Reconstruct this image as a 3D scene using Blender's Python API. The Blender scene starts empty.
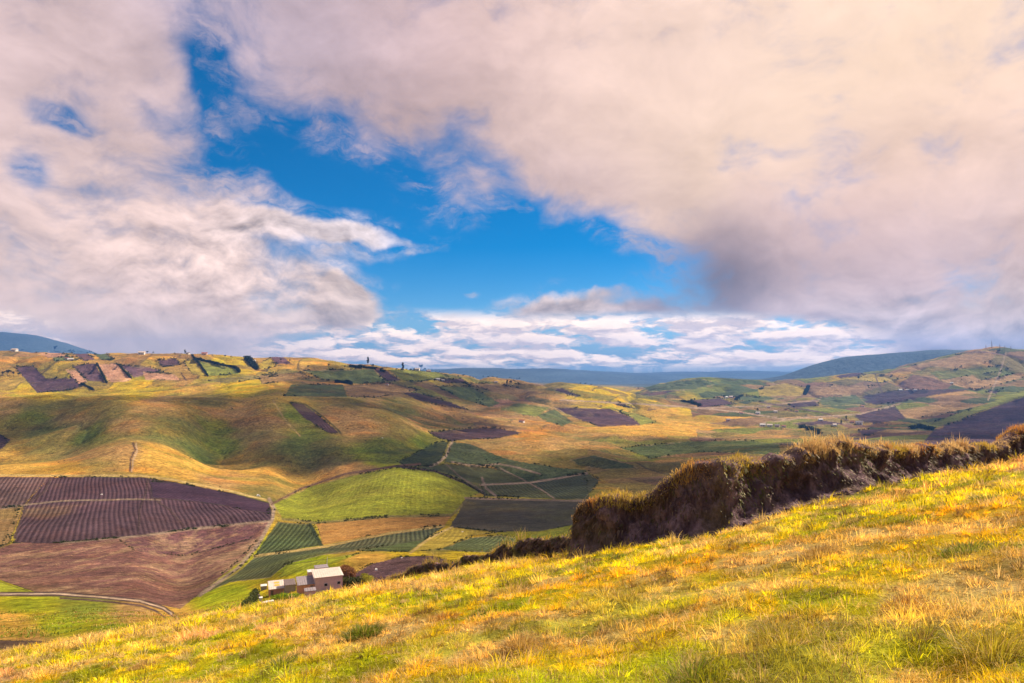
import bpy, math, random
import numpy as np
from mathutils import Vector, Matrix

random.seed(7)
RNG = np.random.default_rng(11)
sc = bpy.context.scene
COL = sc.collection

# ------------------------------------------------------------------ camera
F, CX, HZ = 700.0, 512.0, 368.0          # focal length in pixels, centre column, eye-level row
PITCH = math.atan((HZ - 341.5) / F)
cam_d = bpy.data.cameras.new('camera')
cam = bpy.data.objects.new('camera', cam_d); COL.objects.link(cam)
cam_d.sensor_width = 36.0
cam_d.lens = 36.0 * F / 1024.0
cam_d.clip_start = 0.2; cam_d.clip_end = 200000.0
cam.location = (0, 0, 0)
cam.rotation_euler = (math.pi / 2 + PITCH, 0, 0)
sc.camera = cam

def ray(px, py):
    """unit-depth direction (x/y, 1, z/y) seen at a spot of the view"""
    a = (341.5 - py) / F
    c, s = math.cos(PITCH), math.sin(PITCH)
    d = c - a * s
    return ((px - CX) / F) / d, (s + a * c) / d

def P2U(px): return (px - CX) / F
def P2E(py):
    a = (341.5 - np.asarray(py, float)) / F
    c, s = math.cos(PITCH), math.sin(PITCH)
    return (s + a * c) / (c - a * s)
def XYZ2PX(x, y, z):
    c, s = math.cos(PITCH), math.sin(PITCH)
    d = y * c + z * s
    d = np.where(d < .01, .01, d)
    return CX + F * x / d, 341.5 - F * (z * c - y * s) / d

# ------------------------------------------------------------------ noise
def _h(ix, iy, seed):
    n = (ix.astype(np.int64) * 374761393 + iy.astype(np.int64) * 668265263 + seed * 1442695041) & 0xFFFFFFFF
    n = ((n ^ (n >> 13)) * 1274126177) & 0xFFFFFFFF
    n = n ^ (n >> 16)
    return (n & 0xFFFF) / 65535.0
def vnoise(x, y, seed=0):
    ix, iy = np.floor(x), np.floor(y)
    fx, fy = x - ix, y - iy
    fx = fx * fx * fx * (fx * (fx * 6 - 15) + 10); fy = fy * fy * fy * (fy * (fy * 6 - 15) + 10)
    a = _h(ix, iy, seed); b = _h(ix + 1, iy, seed); c = _h(ix, iy + 1, seed); d = _h(ix + 1, iy + 1, seed)
    return (a + (b - a) * fx) * (1 - fy) + (c + (d - c) * fx) * fy
def fbm(x, y, oct=4, seed=0, gain=.5):
    x = np.asarray(x, float); y = np.asarray(y, float)
    s = 0; a = 1; t = 0
    for i in range(oct):
        s = s + a * vnoise(x * 2 ** i + 17.3 * i, y * 2 ** i - 9.1 * i, seed + i * 7); t += a; a *= gain
    return s / t                         # 0..1, mean .5
def sstep(a, b, x):
    t = np.clip((x - a) / (b - a), 0, 1); return t * t * (3 - 2 * t)
def lerp(a, b, t): return a + (b - a) * t

# ------------------------------------------------------------------ mesh helpers
def mesh_np(name, verts, faces_flat, sizes, mats=None, smooth=False):
    me = bpy.data.meshes.new(name)
    nv, nf = len(verts), len(sizes)
    me.vertices.add(nv); me.vertices.foreach_set('co', np.asarray(verts, np.float32).ravel())
    me.loops.add(len(faces_flat)); me.loops.foreach_set('vertex_index', np.asarray(faces_flat, np.int32).ravel())
    me.polygons.add(nf)
    st = np.zeros(nf, np.int32); st[1:] = np.cumsum(sizes)[:-1]
    me.polygons.foreach_set('loop_start', st)
    me.update(calc_edges=True)
    me.polygons.foreach_set('use_smooth', np.full(nf, smooth, bool))
    for m in (mats or []): me.materials.append(m)
    return me
def add_color(me, name, col):
    a = me.attributes.new(name, 'FLOAT_COLOR', 'POINT')
    c = np.ones((len(col), 4), np.float32); c[:, :3] = col
    a.data.foreach_set('color', c.ravel())
def add_float(me, name, v):
    a = me.attributes.new(name, 'FLOAT', 'POINT'); a.data.foreach_set('value', np.asarray(v, np.float32))
def link(name, me, parent=None, loc=None):
    o = bpy.data.objects.new(name, me); COL.objects.link(o)
    if parent is not None: o.parent = parent
    if loc is not None: o.location = loc
    return o
def tag(o, label=None, cat=None, group=None, kind=None):
    if label: o['label'] = label
    if cat: o['category'] = cat
    if group: o['group'] = group
    if kind: o['kind'] = kind
    return o
def grid_faces(nr, nc, wrap=False):
    r = np.arange(nr - 1)[:, None]; cc = np.arange(nc if wrap else nc - 1)[None, :]
    a = r * nc + cc; b = r * nc + (cc + 1) % nc; c = (r + 1) * nc + (cc + 1) % nc; d = (r + 1) * nc + cc
    return np.stack([a, b, c, d], -1).reshape(-1, 4)

class NT:
    """small node-tree helper"""
    def __init__(s, tree): s.t = tree; s.n = tree.nodes; s.l = tree.links; s.n.clear()
    def add(s, typ, **kw):
        n = s.n.new(typ)
        for k, v in kw.items():
            if k == 'ins':
                for i, x in v.items():
                    if isinstance(x, bpy.types.NodeSocket): s.l.new(x, n.inputs[i])
                    else: n.inputs[i].default_value = x
            else: setattr(n, k, v)
        return n
    def m(s, op, a, b=0.0, c=0.0, clamp=False):
        return s.add('ShaderNodeMath', operation=op, use_clamp=clamp, ins={0: a, 1: b, 2: c}).outputs[0]
    def v(s, op, a, b=(0, 0, 0)):
        n = s.add('ShaderNodeVectorMath', operation=op, ins={0: a, 1: b}); return n.outputs['Value'] if op in ('DOT_PRODUCT', 'LENGTH') else n.outputs[0]
    def vs(s, a, k): return s.add('ShaderNodeVectorMath', operation='SCALE', ins={0: a, 3: k}).outputs[0]
    def mix(s, f, a, b, blend='MIX'):
        return s.add('ShaderNodeMix', data_type='RGBA', blend_type=blend, ins={0: f, 6: a, 7: b}).outputs[2]
    def rng(s, x, a, b, c=0., d=1., smooth=True):
        return s.add('ShaderNodeMapRange', interpolation_type='SMOOTHSTEP' if smooth else 'LINEAR', ins={0: x, 1: a, 2: b, 3: c, 4: d}).outputs[0]
    def noise(s, vec, scale, detail=4., rough=.5, dist=0., lac=2.):
        return s.add('ShaderNodeTexNoise', ins={'Vector': vec, 'Scale': scale, 'Detail': detail, 'Roughness': rough, 'Distortion': dist, 'Lacunarity': lac}).outputs[0]
    def attr(s, name): return s.add('ShaderNodeAttribute', attribute_name=name)

def mat(name): 
    m = bpy.data.materials.new(name); m.use_nodes = True; return m, NT(m.node_tree)
def plain(name, col, rough=.85, var=.25, scale=3., bump=.3, metal=0.):
    m, t = mat(name)
    geo = t.add('ShaderNodeTexCoord').outputs['Object']
    n = t.noise(geo, scale, 5., .6)
    n2 = t.noise(geo, scale * 7, 3., .6)
    f = t.m('ADD', t.m('MULTIPLY', n, .7), t.m('MULTIPLY', n2, .3))
    k = t.rng(f, .3, .7, 1 - var, 1 + var, False)
    c = t.vs((*col, ), k) if False else t.add('ShaderNodeVectorMath', operation='SCALE', ins={0: col, 3: k}).outputs[0]
    b = t.add('ShaderNodeBump', ins={'Strength': bump, 'Distance': .05, 'Height': n2}).outputs[0]
    p = t.add('ShaderNodeBsdfPrincipled', ins={'Base Color': c, 'Roughness': rough, 'Metallic': metal, 'Normal': b, 'Specular IOR Level': .25})
    t.l.new(p.outputs[0], t.add('ShaderNodeOutputMaterial').inputs[0]); return m

# ------------------------------------------------------------------ sun direction
SUN_AZ, SUN_EL = math.radians(SUN_AZ_DEG := 60.0), math.radians(SUN_EL_DEG := 40.0)
SUN = np.array([math.sin(SUN_AZ) * math.cos(SUN_EL), math.cos(SUN_AZ) * math.cos(SUN_EL), math.sin(SUN_EL)])
sl = bpy.data.lights.new('sun', 'SUN'); sl.energy = 5.0; sl.angle = math.radians(.53); sl.color = (1.0, .86, .66)
so = bpy.data.objects.new('sun', sl); COL.objects.link(so)
so.rotation_euler = Vector(SUN.tolist()).to_track_quat('Z', 'Y').to_euler()
so.location = (300, 200, 400)

def seg_dist(X, Y, pts):
    d = np.full(X.shape, 1e9)
    for a, b in zip(pts[:-1], pts[1:]):
        ax, ay = a[:2]; bx, by = b[:2]; L = (bx-ax)**2 + (by-ay)**2 + 1e-9
        t = np.clip(((X-ax)*(bx-ax) + (Y-ay)*(by-ay)) / L, 0, 1)
        d = np.minimum(d, np.hypot(X - ax - t*(bx-ax), Y - ay - t*(by-ay)))
    return d
BANK = [(582,27.6,520),(585,27.4,505),(592,27,501),(616,26.5,498),(650,26,492),(664,25.8,477),(690,25.5,463),(718,25.2,465),(751,26,461),(800,27,451),(837,28,443),(870,29.5,448),(893,31,449),(947,34.5,446),(990,37,445),(1003,37.5,436),(1018,38,428),(1060,39,422),(1120,41,417),(1200,43,412)]
bp = np.array([[P2U(a) * b, b, P2E(c) * b] for a, b, c in BANK])
BERM = (bp[:, :2] - np.array([-.6, 1.9])).tolist()
# ------------------------------------------------------------------ near slope
def zfore(x, y, fine=True):
    x = np.asarray(x, float); y = np.asarray(y, float)
    yp = np.maximum(y, 0)
    z = -1.65 + .178 * x - .195 * y - .001 * yp * yp + .00062 * np.clip(x, 0, 60) ** 2
    d = seg_dist(x, y, BERM)
    z = z + .42 * np.exp(-(d / 2.3) ** 2) * sstep(.26, .5, x / np.maximum(y, 1))
    if fine:
        z = z + .9 * (fbm(x / 11., y / 11., 3, 5) - .5) * sstep(8, 30, np.hypot(x, y)) * .7
        z = z + .26 * (fbm(x / 1.0, y / 1.0, 3, 9) - .5)
    return z

# ------------------------------------------------------------------ the land beyond: contour knots (column, distance, row)
KN = [
 [(-300,90,670),(0,90,650),(130,90,633),(200,90,624),(260,90,614),(390,90,590),(450,90,582),(520,90,572),(600,90,562),(780,90,535),(1024,90,500),(1324,90,470)],
 [(-300,240,600),(0,230,597),(80,225,597),(130,215,601),(180,190,613),(230,165,606),(280,155,598),(330,150,591),(360,150,590),(390,150,587),(430,150,580),(480,150,569),(540,160,560),(650,170,552),(780,170,530),(1024,170,495),(1324,170,480)],
 [(-300,330,570),(0,330,567),(130,330,567),(190,320,585),(225,270,586),(260,240,582),(300,215,567),(345,200,557),(390,200,555),(450,200,554),(520,220,554),(585,240,545),(650,250,545),(780,250,525),(1024,250,500),(1324,250,480)],
 [(-300,520,525),(0,520,520),(130,520,520),(200,480,540),(260,430,548),(345,400,546),(390,400,540),(450,400,540),(520,400,540),(585,420,533),(650,450,525),(780,450,515),(1024,450,500),(1324,450,490)],
 [(-300,700,480),(0,700,477),(130,700,477),(175,700,481),(220,680,491),(270,640,503),(310,570,521),(390,560,517),(450,560,515),(520,600,505),(585,620,498),(650,700,490),(780,700,485),(1024,700,480),(1324,700,470)],
 [(-300,950,450),(0,950,455),(60,930,452),(130,900,442),(180,920,449),(215,980,458),(270,900,470),(310,850,484),(345,800,478),(396,780,468),(435,800,471),(480,820,484),(520,900,474),(585,950,467),(650,1000,462),(780,1000,455),(1024,1000,450),(1324,1000,450)],
 [(-300,1400,400),(0,1350,396),(60,1330,394),(130,1300,393),(200,1350,396),(260,1400,397),(300,1350,402),(345,1300,410),(396,1250,425),(435,1250,441),(480,1300,440),(520,1350,437),(585,1400,438),(650,1500,443),(780,1500,440),(1024,1500,432),(1324,1500,430)],
 [(-300,1800,402),(0,1800,398),(130,1800,396),(200,1800,391),(260,1800,388),(345,1800,397),(400,1800,403),(435,1800,412),(480,1850,420),(520,1900,424),(585,2000,428),(650,2100,427),(700,2200,428),(780,2300,426),(850,2300,426),(1024,2300,427),(1324,2300,420)],
 [(-300,2150,394),(0,2150,392),(130,2150,388),(200,2200,383),(260,2200,378),(345,2300,384),(400,2300,391),(435,2400,395),(480,2500,405),(520,2500,409),(585,2600,412),(650,2700,413),(700,2800,415),(780,2900,412),(850,2900,412),(930,3000,416),(1024,3000,412),(1324,3000,410)],
 [(-300,2600,345),(0,2800,351),(60,2800,352),(130,2800,352),(200,2800,354),(260,2800,358),(300,2850,357.5),(345,2900,361),(400,3000,367.5),(440,3100,372),(480,3200,376),(535,3300,381),(589,3300,384),(633,3300,392),(688,3300,401),(760,3400,405),(850,3500,405),(950,3600,402),(1024,3700,398),(1324,3700,390)],
 [(-300,3600,360),(0,3700,366),(130,3700,368),(260,3700,368),(400,3800,378),(535,3900,390),(633,4000,398),(688,4000,397),(760,4100,397),(850,4200,396),(950,4300,388),(1024,4300,384),(1324,4300,370)],
 [(-300,4800,374),(0,4800,374),(260,4800,374),(400,4800,380),(535,4800,390),(610,4800,394),(636,4800,390),(660,4800,383),(682,4800,379),(707,4800,377.5),(760,4900,380),(800,5000,378),(851,5000,373),(880,5000,369),(915,5100,362),(945,5200,356),(978,5200,349),(998,5200,346.5),(1024,5200,349),(1100,5200,352),(1324,5200,345)],
 [(-300,6500,374),(0,6500,374),(400,6500,378),(600,6500,385),(760,6500,390),(900,6500,376),(1024,6500,358),(1324,6500,355)],
 [(-300,7200,376),(400,7200,379),(600,7200,384),(700,7200,384),(745,7200,381),(776,7200,377),(812,7200,365),(851,7200,356),(901,7200,352),(945,7200,349.5),(1000,7200,350),(1324,7200,352)],
 [(-300,8800,376),(400,8800,380),(600,8800,385),(700,8800,385),(850,8800,374),(1324,8800,372)],
 [(-300,9000,320),(-60,11000,328),(0,12000,333),(30,12000,335),(55,12000,340),(80,12000,347),(110,12000,356),(160,12000,370),(300,12000,373),(430,12000,371),(470,12000,368.5),(510,12000,369),(545,12000,368.3),(584,12000,370.5),(620,12000,374),(671,12000,377),(720,12000,379),(850,12000,380),(1324,9000,378)],
 [(-300,10400,372),(-60,13000,372),(100,15500,372),(950,15500,372),(1100,13000,372),(1324,10400,372)],
]
def pchip(x, Y, xq):
    """x (K,), Y (K,...), xq (Q,) -> (Q,...) shape-preserving cubic"""
    x = np.asarray(x, float); Y = np.asarray(Y, float)
    h = np.diff(x); d = np.diff(Y, axis=0) / h.reshape((-1,) + (1,) * (Y.ndim - 1))
    m = np.zeros_like(Y); hs = h.reshape((-1,) + (1,) * (Y.ndim - 1))
    if len(x) > 2:
        w1 = 2 * hs[1:] + hs[:-1]; w2 = hs[1:] + 2 * hs[:-1]
        ok = d[1:] * d[:-1] > 0
        with np.errstate(all='ignore'):
            mm = (w1 + w2) / (w1 / d[:-1] + w2 / d[1:])
        m[1:-1] = np.where(ok, mm, 0)
    m[0] = d[0]; m[-1] = d[-1]
    i = np.clip(np.searchsorted(x, xq) - 1, 0, len(x) - 2)
    t = ((xq - x[i]) / h[i]).reshape((-1,) + (1,) * (Y.ndim - 1)); hh = h[i].reshape(t.shape)
    return (2*t**3-3*t**2+1)*Y[i] + (t**3-2*t**2+t)*hh*m[i] + (-2*t**3+3*t**2)*Y[i+1] + (t**3-t**2)*hh*m[i+1]
def pchip_cols(X, Y, S):
    """per-column version: X, Y (K, C); S (Q, C) sorted; section index per row given by position"""
    K, C = X.shape
    h = np.diff(X, axis=0); d = np.diff(Y, axis=0) / h
    m = np.zeros_like(Y)
    w1 = 2 * h[1:] + h[:-1]; w2 = h[1:] + 2 * h[:-1]
    with np.errstate(all='ignore'):
        mm = (w1 + w2) / (w1 / d[:-1] + w2 / d[1:])
    m[1:-1] = np.where(d[1:] * d[:-1] > 0, mm, 0); m[0] = d[0]; m[-1] = d[-1]
    out = []
    for k, ts in S:
        t = ts[:, None]; hh = h[k][None, :]
        out.append((2*t**3-3*t**2+1)*Y[k] + (t**3-2*t**2+t)*hh*m[k] + (-2*t**3+3*t**2)*Y[k+1] + (t**3-t**2)*hh*m[k+1])
    return out

# columns: azimuths all round, dense where the view looks
pxs = np.concatenate([np.arange(-300, -120, 8.), np.arange(-120, 1144, 1.0), np.arange(1144, 1325, 8.)])
az_d = np.arctan(P2U(pxs))
A0, A1 = az_d[0], az_d[-1]
az_back = np.linspace(A1, A0 + 2 * math.pi, 74)[1:-1]
AZ = np.concatenate([az_d, az_back]); NC = len(AZ)
PXC = np.concatenate([pxs, np.where(az_back < math.pi, 1324., -300.)])   # table column each azimuth reads
UC = P2U(PXC); RS = np.sqrt(1 + UC * UC)
backness = np.concatenate([np.zeros(len(pxs)), sstep(0, .9, np.minimum(az_back - A1, A0 + 2 * math.pi - az_back))])
SA, CA = np.sin(AZ), np.cos(AZ)

R0 = 60.0 * RS
rowsA = 150
tA = np.linspace(0, 1, rowsA)
RA = .7 * (R0[None, :] / .7) ** tA[:, None]
XA = RA * SA; YA = RA * CA
fadeA = 1.0
ZA = zfore(XA, YA)
eK0 = ZA[-1] / R0
KR = [R0]; KE = [eK0]
slope0 = (zfore(60 * SA * RS * 1.0, 60 * CA * RS, False)) / R0
for kn in KN:
    a = np.array(kn, float)
    Y = np.exp(pchip(a[:, 0], np.log(a[:, 1]), PXC)); py = pchip(a[:, 0], a[:, 2], PXC)
    e = P2E(py) / RS
    e = lerp(e, np.maximum(slope0, -.02) * (60. / Y) ** .7, backness)
    KR.append(Y * RS); KE.append(e)
KR = np.array(KR); KE = np.array(KE)
LS = np.log(KR)
S = []
for k in range(len(KR) - 1):
    dpy = np.abs((KE[k+1] - KE[k]) * RS * F)[:len(pxs)].max()
    n = int(8 + 1.35 * dpy) if k > 0 else 40
    n = min(n, 95)
    S.append((k, (np.arange(n) + 1) / n))
EB = np.concatenate(pchip_cols(LS, KE, S)); 
LB = np.concatenate([LS[k][None, :] + (LS[k+1] - LS[k])[None, :] * ts[:, None] for k, ts in S])
RB = np.exp(LB)
XB = RB * SA; YB = RB * CA; ZB = RB * EB
dist = RB / RS
# undulation with real size
amp = sstep(260, 700, dist) * (1 - sstep(9000, 20000, dist))
ZB += amp * (12.0 * (fbm(XB / 420., YB / 420., 3, 21) - .5) + 4.0 * (fbm(XB / 90., YB / 90., 3, 22) - .5)) * np.clip(dist / 1500., .25, 1.3)
rg1 = 1 - np.abs(2 * fbm(XB / 330. + 3, YB / 330., 4, 23, .45) - 1) * 2.6
rg2 = 1 - np.abs(2 * fbm(XB / 120., YB / 120. + 8, 3, 24, .5) - 1) * 2.4
fold = np.clip(rg1, 0, 1) ** 1.6
ZB += sstep(700, 1000, dist) * (1 - sstep(5000, 6000, dist)) * (-13.0 * fold * np.clip(dist / 1800., .6, 1.8) - 4.5 * np.clip(rg2, 0, 1) ** 1.5)
ZB += sstep(700, 1000, dist) * (1 - sstep(4000, 5000, dist)) * 2.6 * (fbm(XB / 34., YB / 34., 3, 26, .6) - .5)
far = sstep(5600, 7600, dist)
ZB += far * (fbm(XB / 2200., YB / 2200., 5, 31) - .5) * 70 * sstep(5600, 12000, dist) * 2.2
ZB += sstep(60, 90, dist) * (1 - sstep(260, 500, dist)) * 1.2 * (fbm(XB / 25., YB / 25., 3, 41) - .5)

def unproject_on(X, Y, Z, px, py, i0=0):
    c = int(round(np.interp(px, pxs, np.arange(len(pxs)))))
    _, col = XYZ2PX(X[i0:, c], Y[i0:, c], Z[i0:, c])
    run = np.minimum.accumulate(col)
    idx = np.nonzero(run <= py)[0]
    if len(idx) == 0: j = len(col) - 1
    else: j = idx[0]
    if j == 0: j = 1
    t = 0.0 if abs(col[j-1] - col[j]) < 1e-6 else np.clip((col[j-1] - py) / (col[j-1] - col[j]), 0, 1)
    j += i0
    u = P2U(px)
    p = lambda A: A[j-1, c] + (A[j, c] - A[j-1, c]) * t
    return np.array([p(X), p(Y), p(Z)])

# spurs (+) and gullies (-) modelled into the hills: polyline over the land, height, half width
RIDGES = [
 ([(272,396),(225,400),(190,412),(160,428),(135,444),(128,462)], 7, 60),
 ([(250,398),(222,425),(215,448),(222,462)], -6, 50),
 ([(290,398),(268,418),(275,440),(300,455)], 9, 60),
 ([(320,408),(345,430),(372,448),(385,460)], -9, 50),
 ([(350,402),(385,418),(420,436)], 8, 60),
 ([(30,425),(80,440),(120,432)], -6, 60),
 ([(0,470),(60,466),(110,458)], 5, 50),
 ([(500,412),(560,430),(600,436),(650,440)], 7, 90),
 ([(560,440),(600,432)], -6, 60),
 ([(455,470),(520,480),(580,476)], -6, 45),
 ([(590,456),(600,462)], 9, 55),
 ([(330,520),(380,500),(430,490)], 4, 60),
 ([(60,530),(150,522),(220,520)], 4, 40),
 ([(790,390),(840,388)], 14, 160),
 ([(900,402),(980,396)], 14, 150),
 ([(700,412),(760,416)], -6, 120),
]
NP = len(pxs)
base = (XB.copy(), YB.copy(), ZB.copy())
for pl, h, w in RIDGES:
    pts = [unproject_on(*base, px, py) for px, py in pl]
    d = seg_dist(XB[:, :NP], YB[:, :NP], pts)
    ZB[:, :NP] += h * np.exp(-(d / w) ** 2)

# ------------------------------------------------------------------ colours of the land
def C(*a): return np.array(a, float)
GOLD = C(.47,.29,.085); STRAW = C(.52,.38,.14); OLIVE = C(.19,.155,.05); TAN = C(.34,.215,.095); GREEN = C(.165,.185,.035)
BRIGHT = C(.33,.36,.03); DKG = C(.052,.072,.032); DKG2 = C(.075,.10,.035); PURPLE = C(.062,.033,.055); PURP2 = C(.11,.060,.085)
BROWN = C(.18,.10,.065); STUB = C(.225,.112,.085); PINK = C(.50,.27,.17); ORANGE = C(.46,.24,.07); YEL = C(.44,.33,.05)
SOIL = C(.10,.062,.055); PATHC = C(.42,.31,.22); BLUEF = C(.10,.12,.10)
ANCH = [  # meadow colours over the land (column, row, colour)
 (20,352,TAN),(120,352,GOLD),(60,375,YEL),(20,385,YEL),(50,390,YEL),(30,358,ORANGE),(150,385,YEL),(190,385,GOLD),(230,385,YEL),(140,392,YEL),(180,362,GOLD),(220,368,YEL),
 (300,362,GOLD),(330,362,GOLD),(290,375,GOLD),(330,376,ORANGE),(420,374,YEL),(440,378,OLIVE),
 (0,405,TAN),(60,402,OLIVE),(100,410,OLIVE),(160,402,TAN),(70,425,TAN),(30,418,GREEN),(90,432,GREEN),(40,438,OLIVE),(130,420,TAN),
 (30,460,GOLD),(80,455,TAN),(130,455,TAN),(160,460,GOLD),(185,468,GOLD),(60,470,GOLD),(230,480,TAN),(250,490,OLIVE),
 (170,430,OLIVE),(215,430,GREEN),(215,450,GREEN),(240,415,TAN),(255,440,TAN),(200,400,OLIVE),(270,420,TAN),(265,465,GOLD),(240,470,GOLD),(300,470,GOLD),
 (300,440,GREEN),(320,450,OLIVE),(290,415,GREEN),(345,415,TAN),(355,430,TAN),(320,465,TAN),(350,470,TAN),(380,450,GREEN),(395,445,GREEN),(380,458,BRIGHT),(410,442,GREEN),
 (350,400,OLIVE),(400,405,OLIVE),(420,420,TAN),(385,395,TAN),(390,415,OLIVE),(440,415,TAN),(400,430,OLIVE),(370,390,TAN),(430,392,OLIVE),
 (480,415,TAN),(500,420,TAN),(540,435,ORANGE*.8),(500,445,TAN),(560,445,TAN),(600,440,TAN),(470,395,OLIVE),(520,392,TAN),(550,400,TAN),(590,392,YEL),(600,400,YEL*.9),(640,400,YEL),
 (560,383,OLIVE),(620,395,YEL),(660,410,GOLD),(690,405,YEL),(680,420,GOLD),(740,420,GOLD),(650,430,GOLD),(700,432,GOLD),(760,425,TAN),(620,430,GOLD),(780,430,TAN),
 (650,445,OLIVE),(700,448,TAN),(560,462,OLIVE),(620,450,OLIVE),(660,465,TAN),(640,455,GREEN),
 (660,388,DKG2),(700,382,GREEN),(740,385,DKG2),(720,395,GREEN),(760,392,GREEN),(780,390,YEL*.8),(740,402,OLIVE),(800,385,OLIVE),(850,380,YEL*.7),(880,378,OLIVE),(900,375,GOLD*.8),
 (930,370,OLIVE),(960,362,TAN),(1000,355,TAN),(940,385,TAN),(970,380,OLIVE),(1010,375,GREEN),(840,410,OLIVE),(780,412,OLIVE),(820,430,OLIVE),(1000,395,GREEN),(960,395,TAN),(900,432,TAN),
 (880,395,OLIVE),(1020,362,OLIVE),(780,378,BLUEF),
 (470,530,YEL*.8),(430,545,OLIVE),(520,540,GREEN),(560,530,GREEN),(240,590,BRIGHT),(260,585,YEL),(215,600,BRIGHT),(280,590,YEL),(300,560,BRIGHT),(400,553,YEL),(450,553,YEL),(500,555,YEL),(360,556,GOLD),
 (20,605,BRIGHT*.8),(80,605,GREEN*1.2),(130,610,TAN),(60,625,BRIGHT*.85),(110,630,BRIGHT*.8),(20,632,GOLD),(30,645,TAN),(100,642,GOLD),(170,615,GOLD),(10,618,GOLD),(150,625,YEL*.9),
 (330,596,SOIL*2),(350,592,SOIL*2),(400,586,TAN),
]
BRF = BRIGHT * .62
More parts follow.
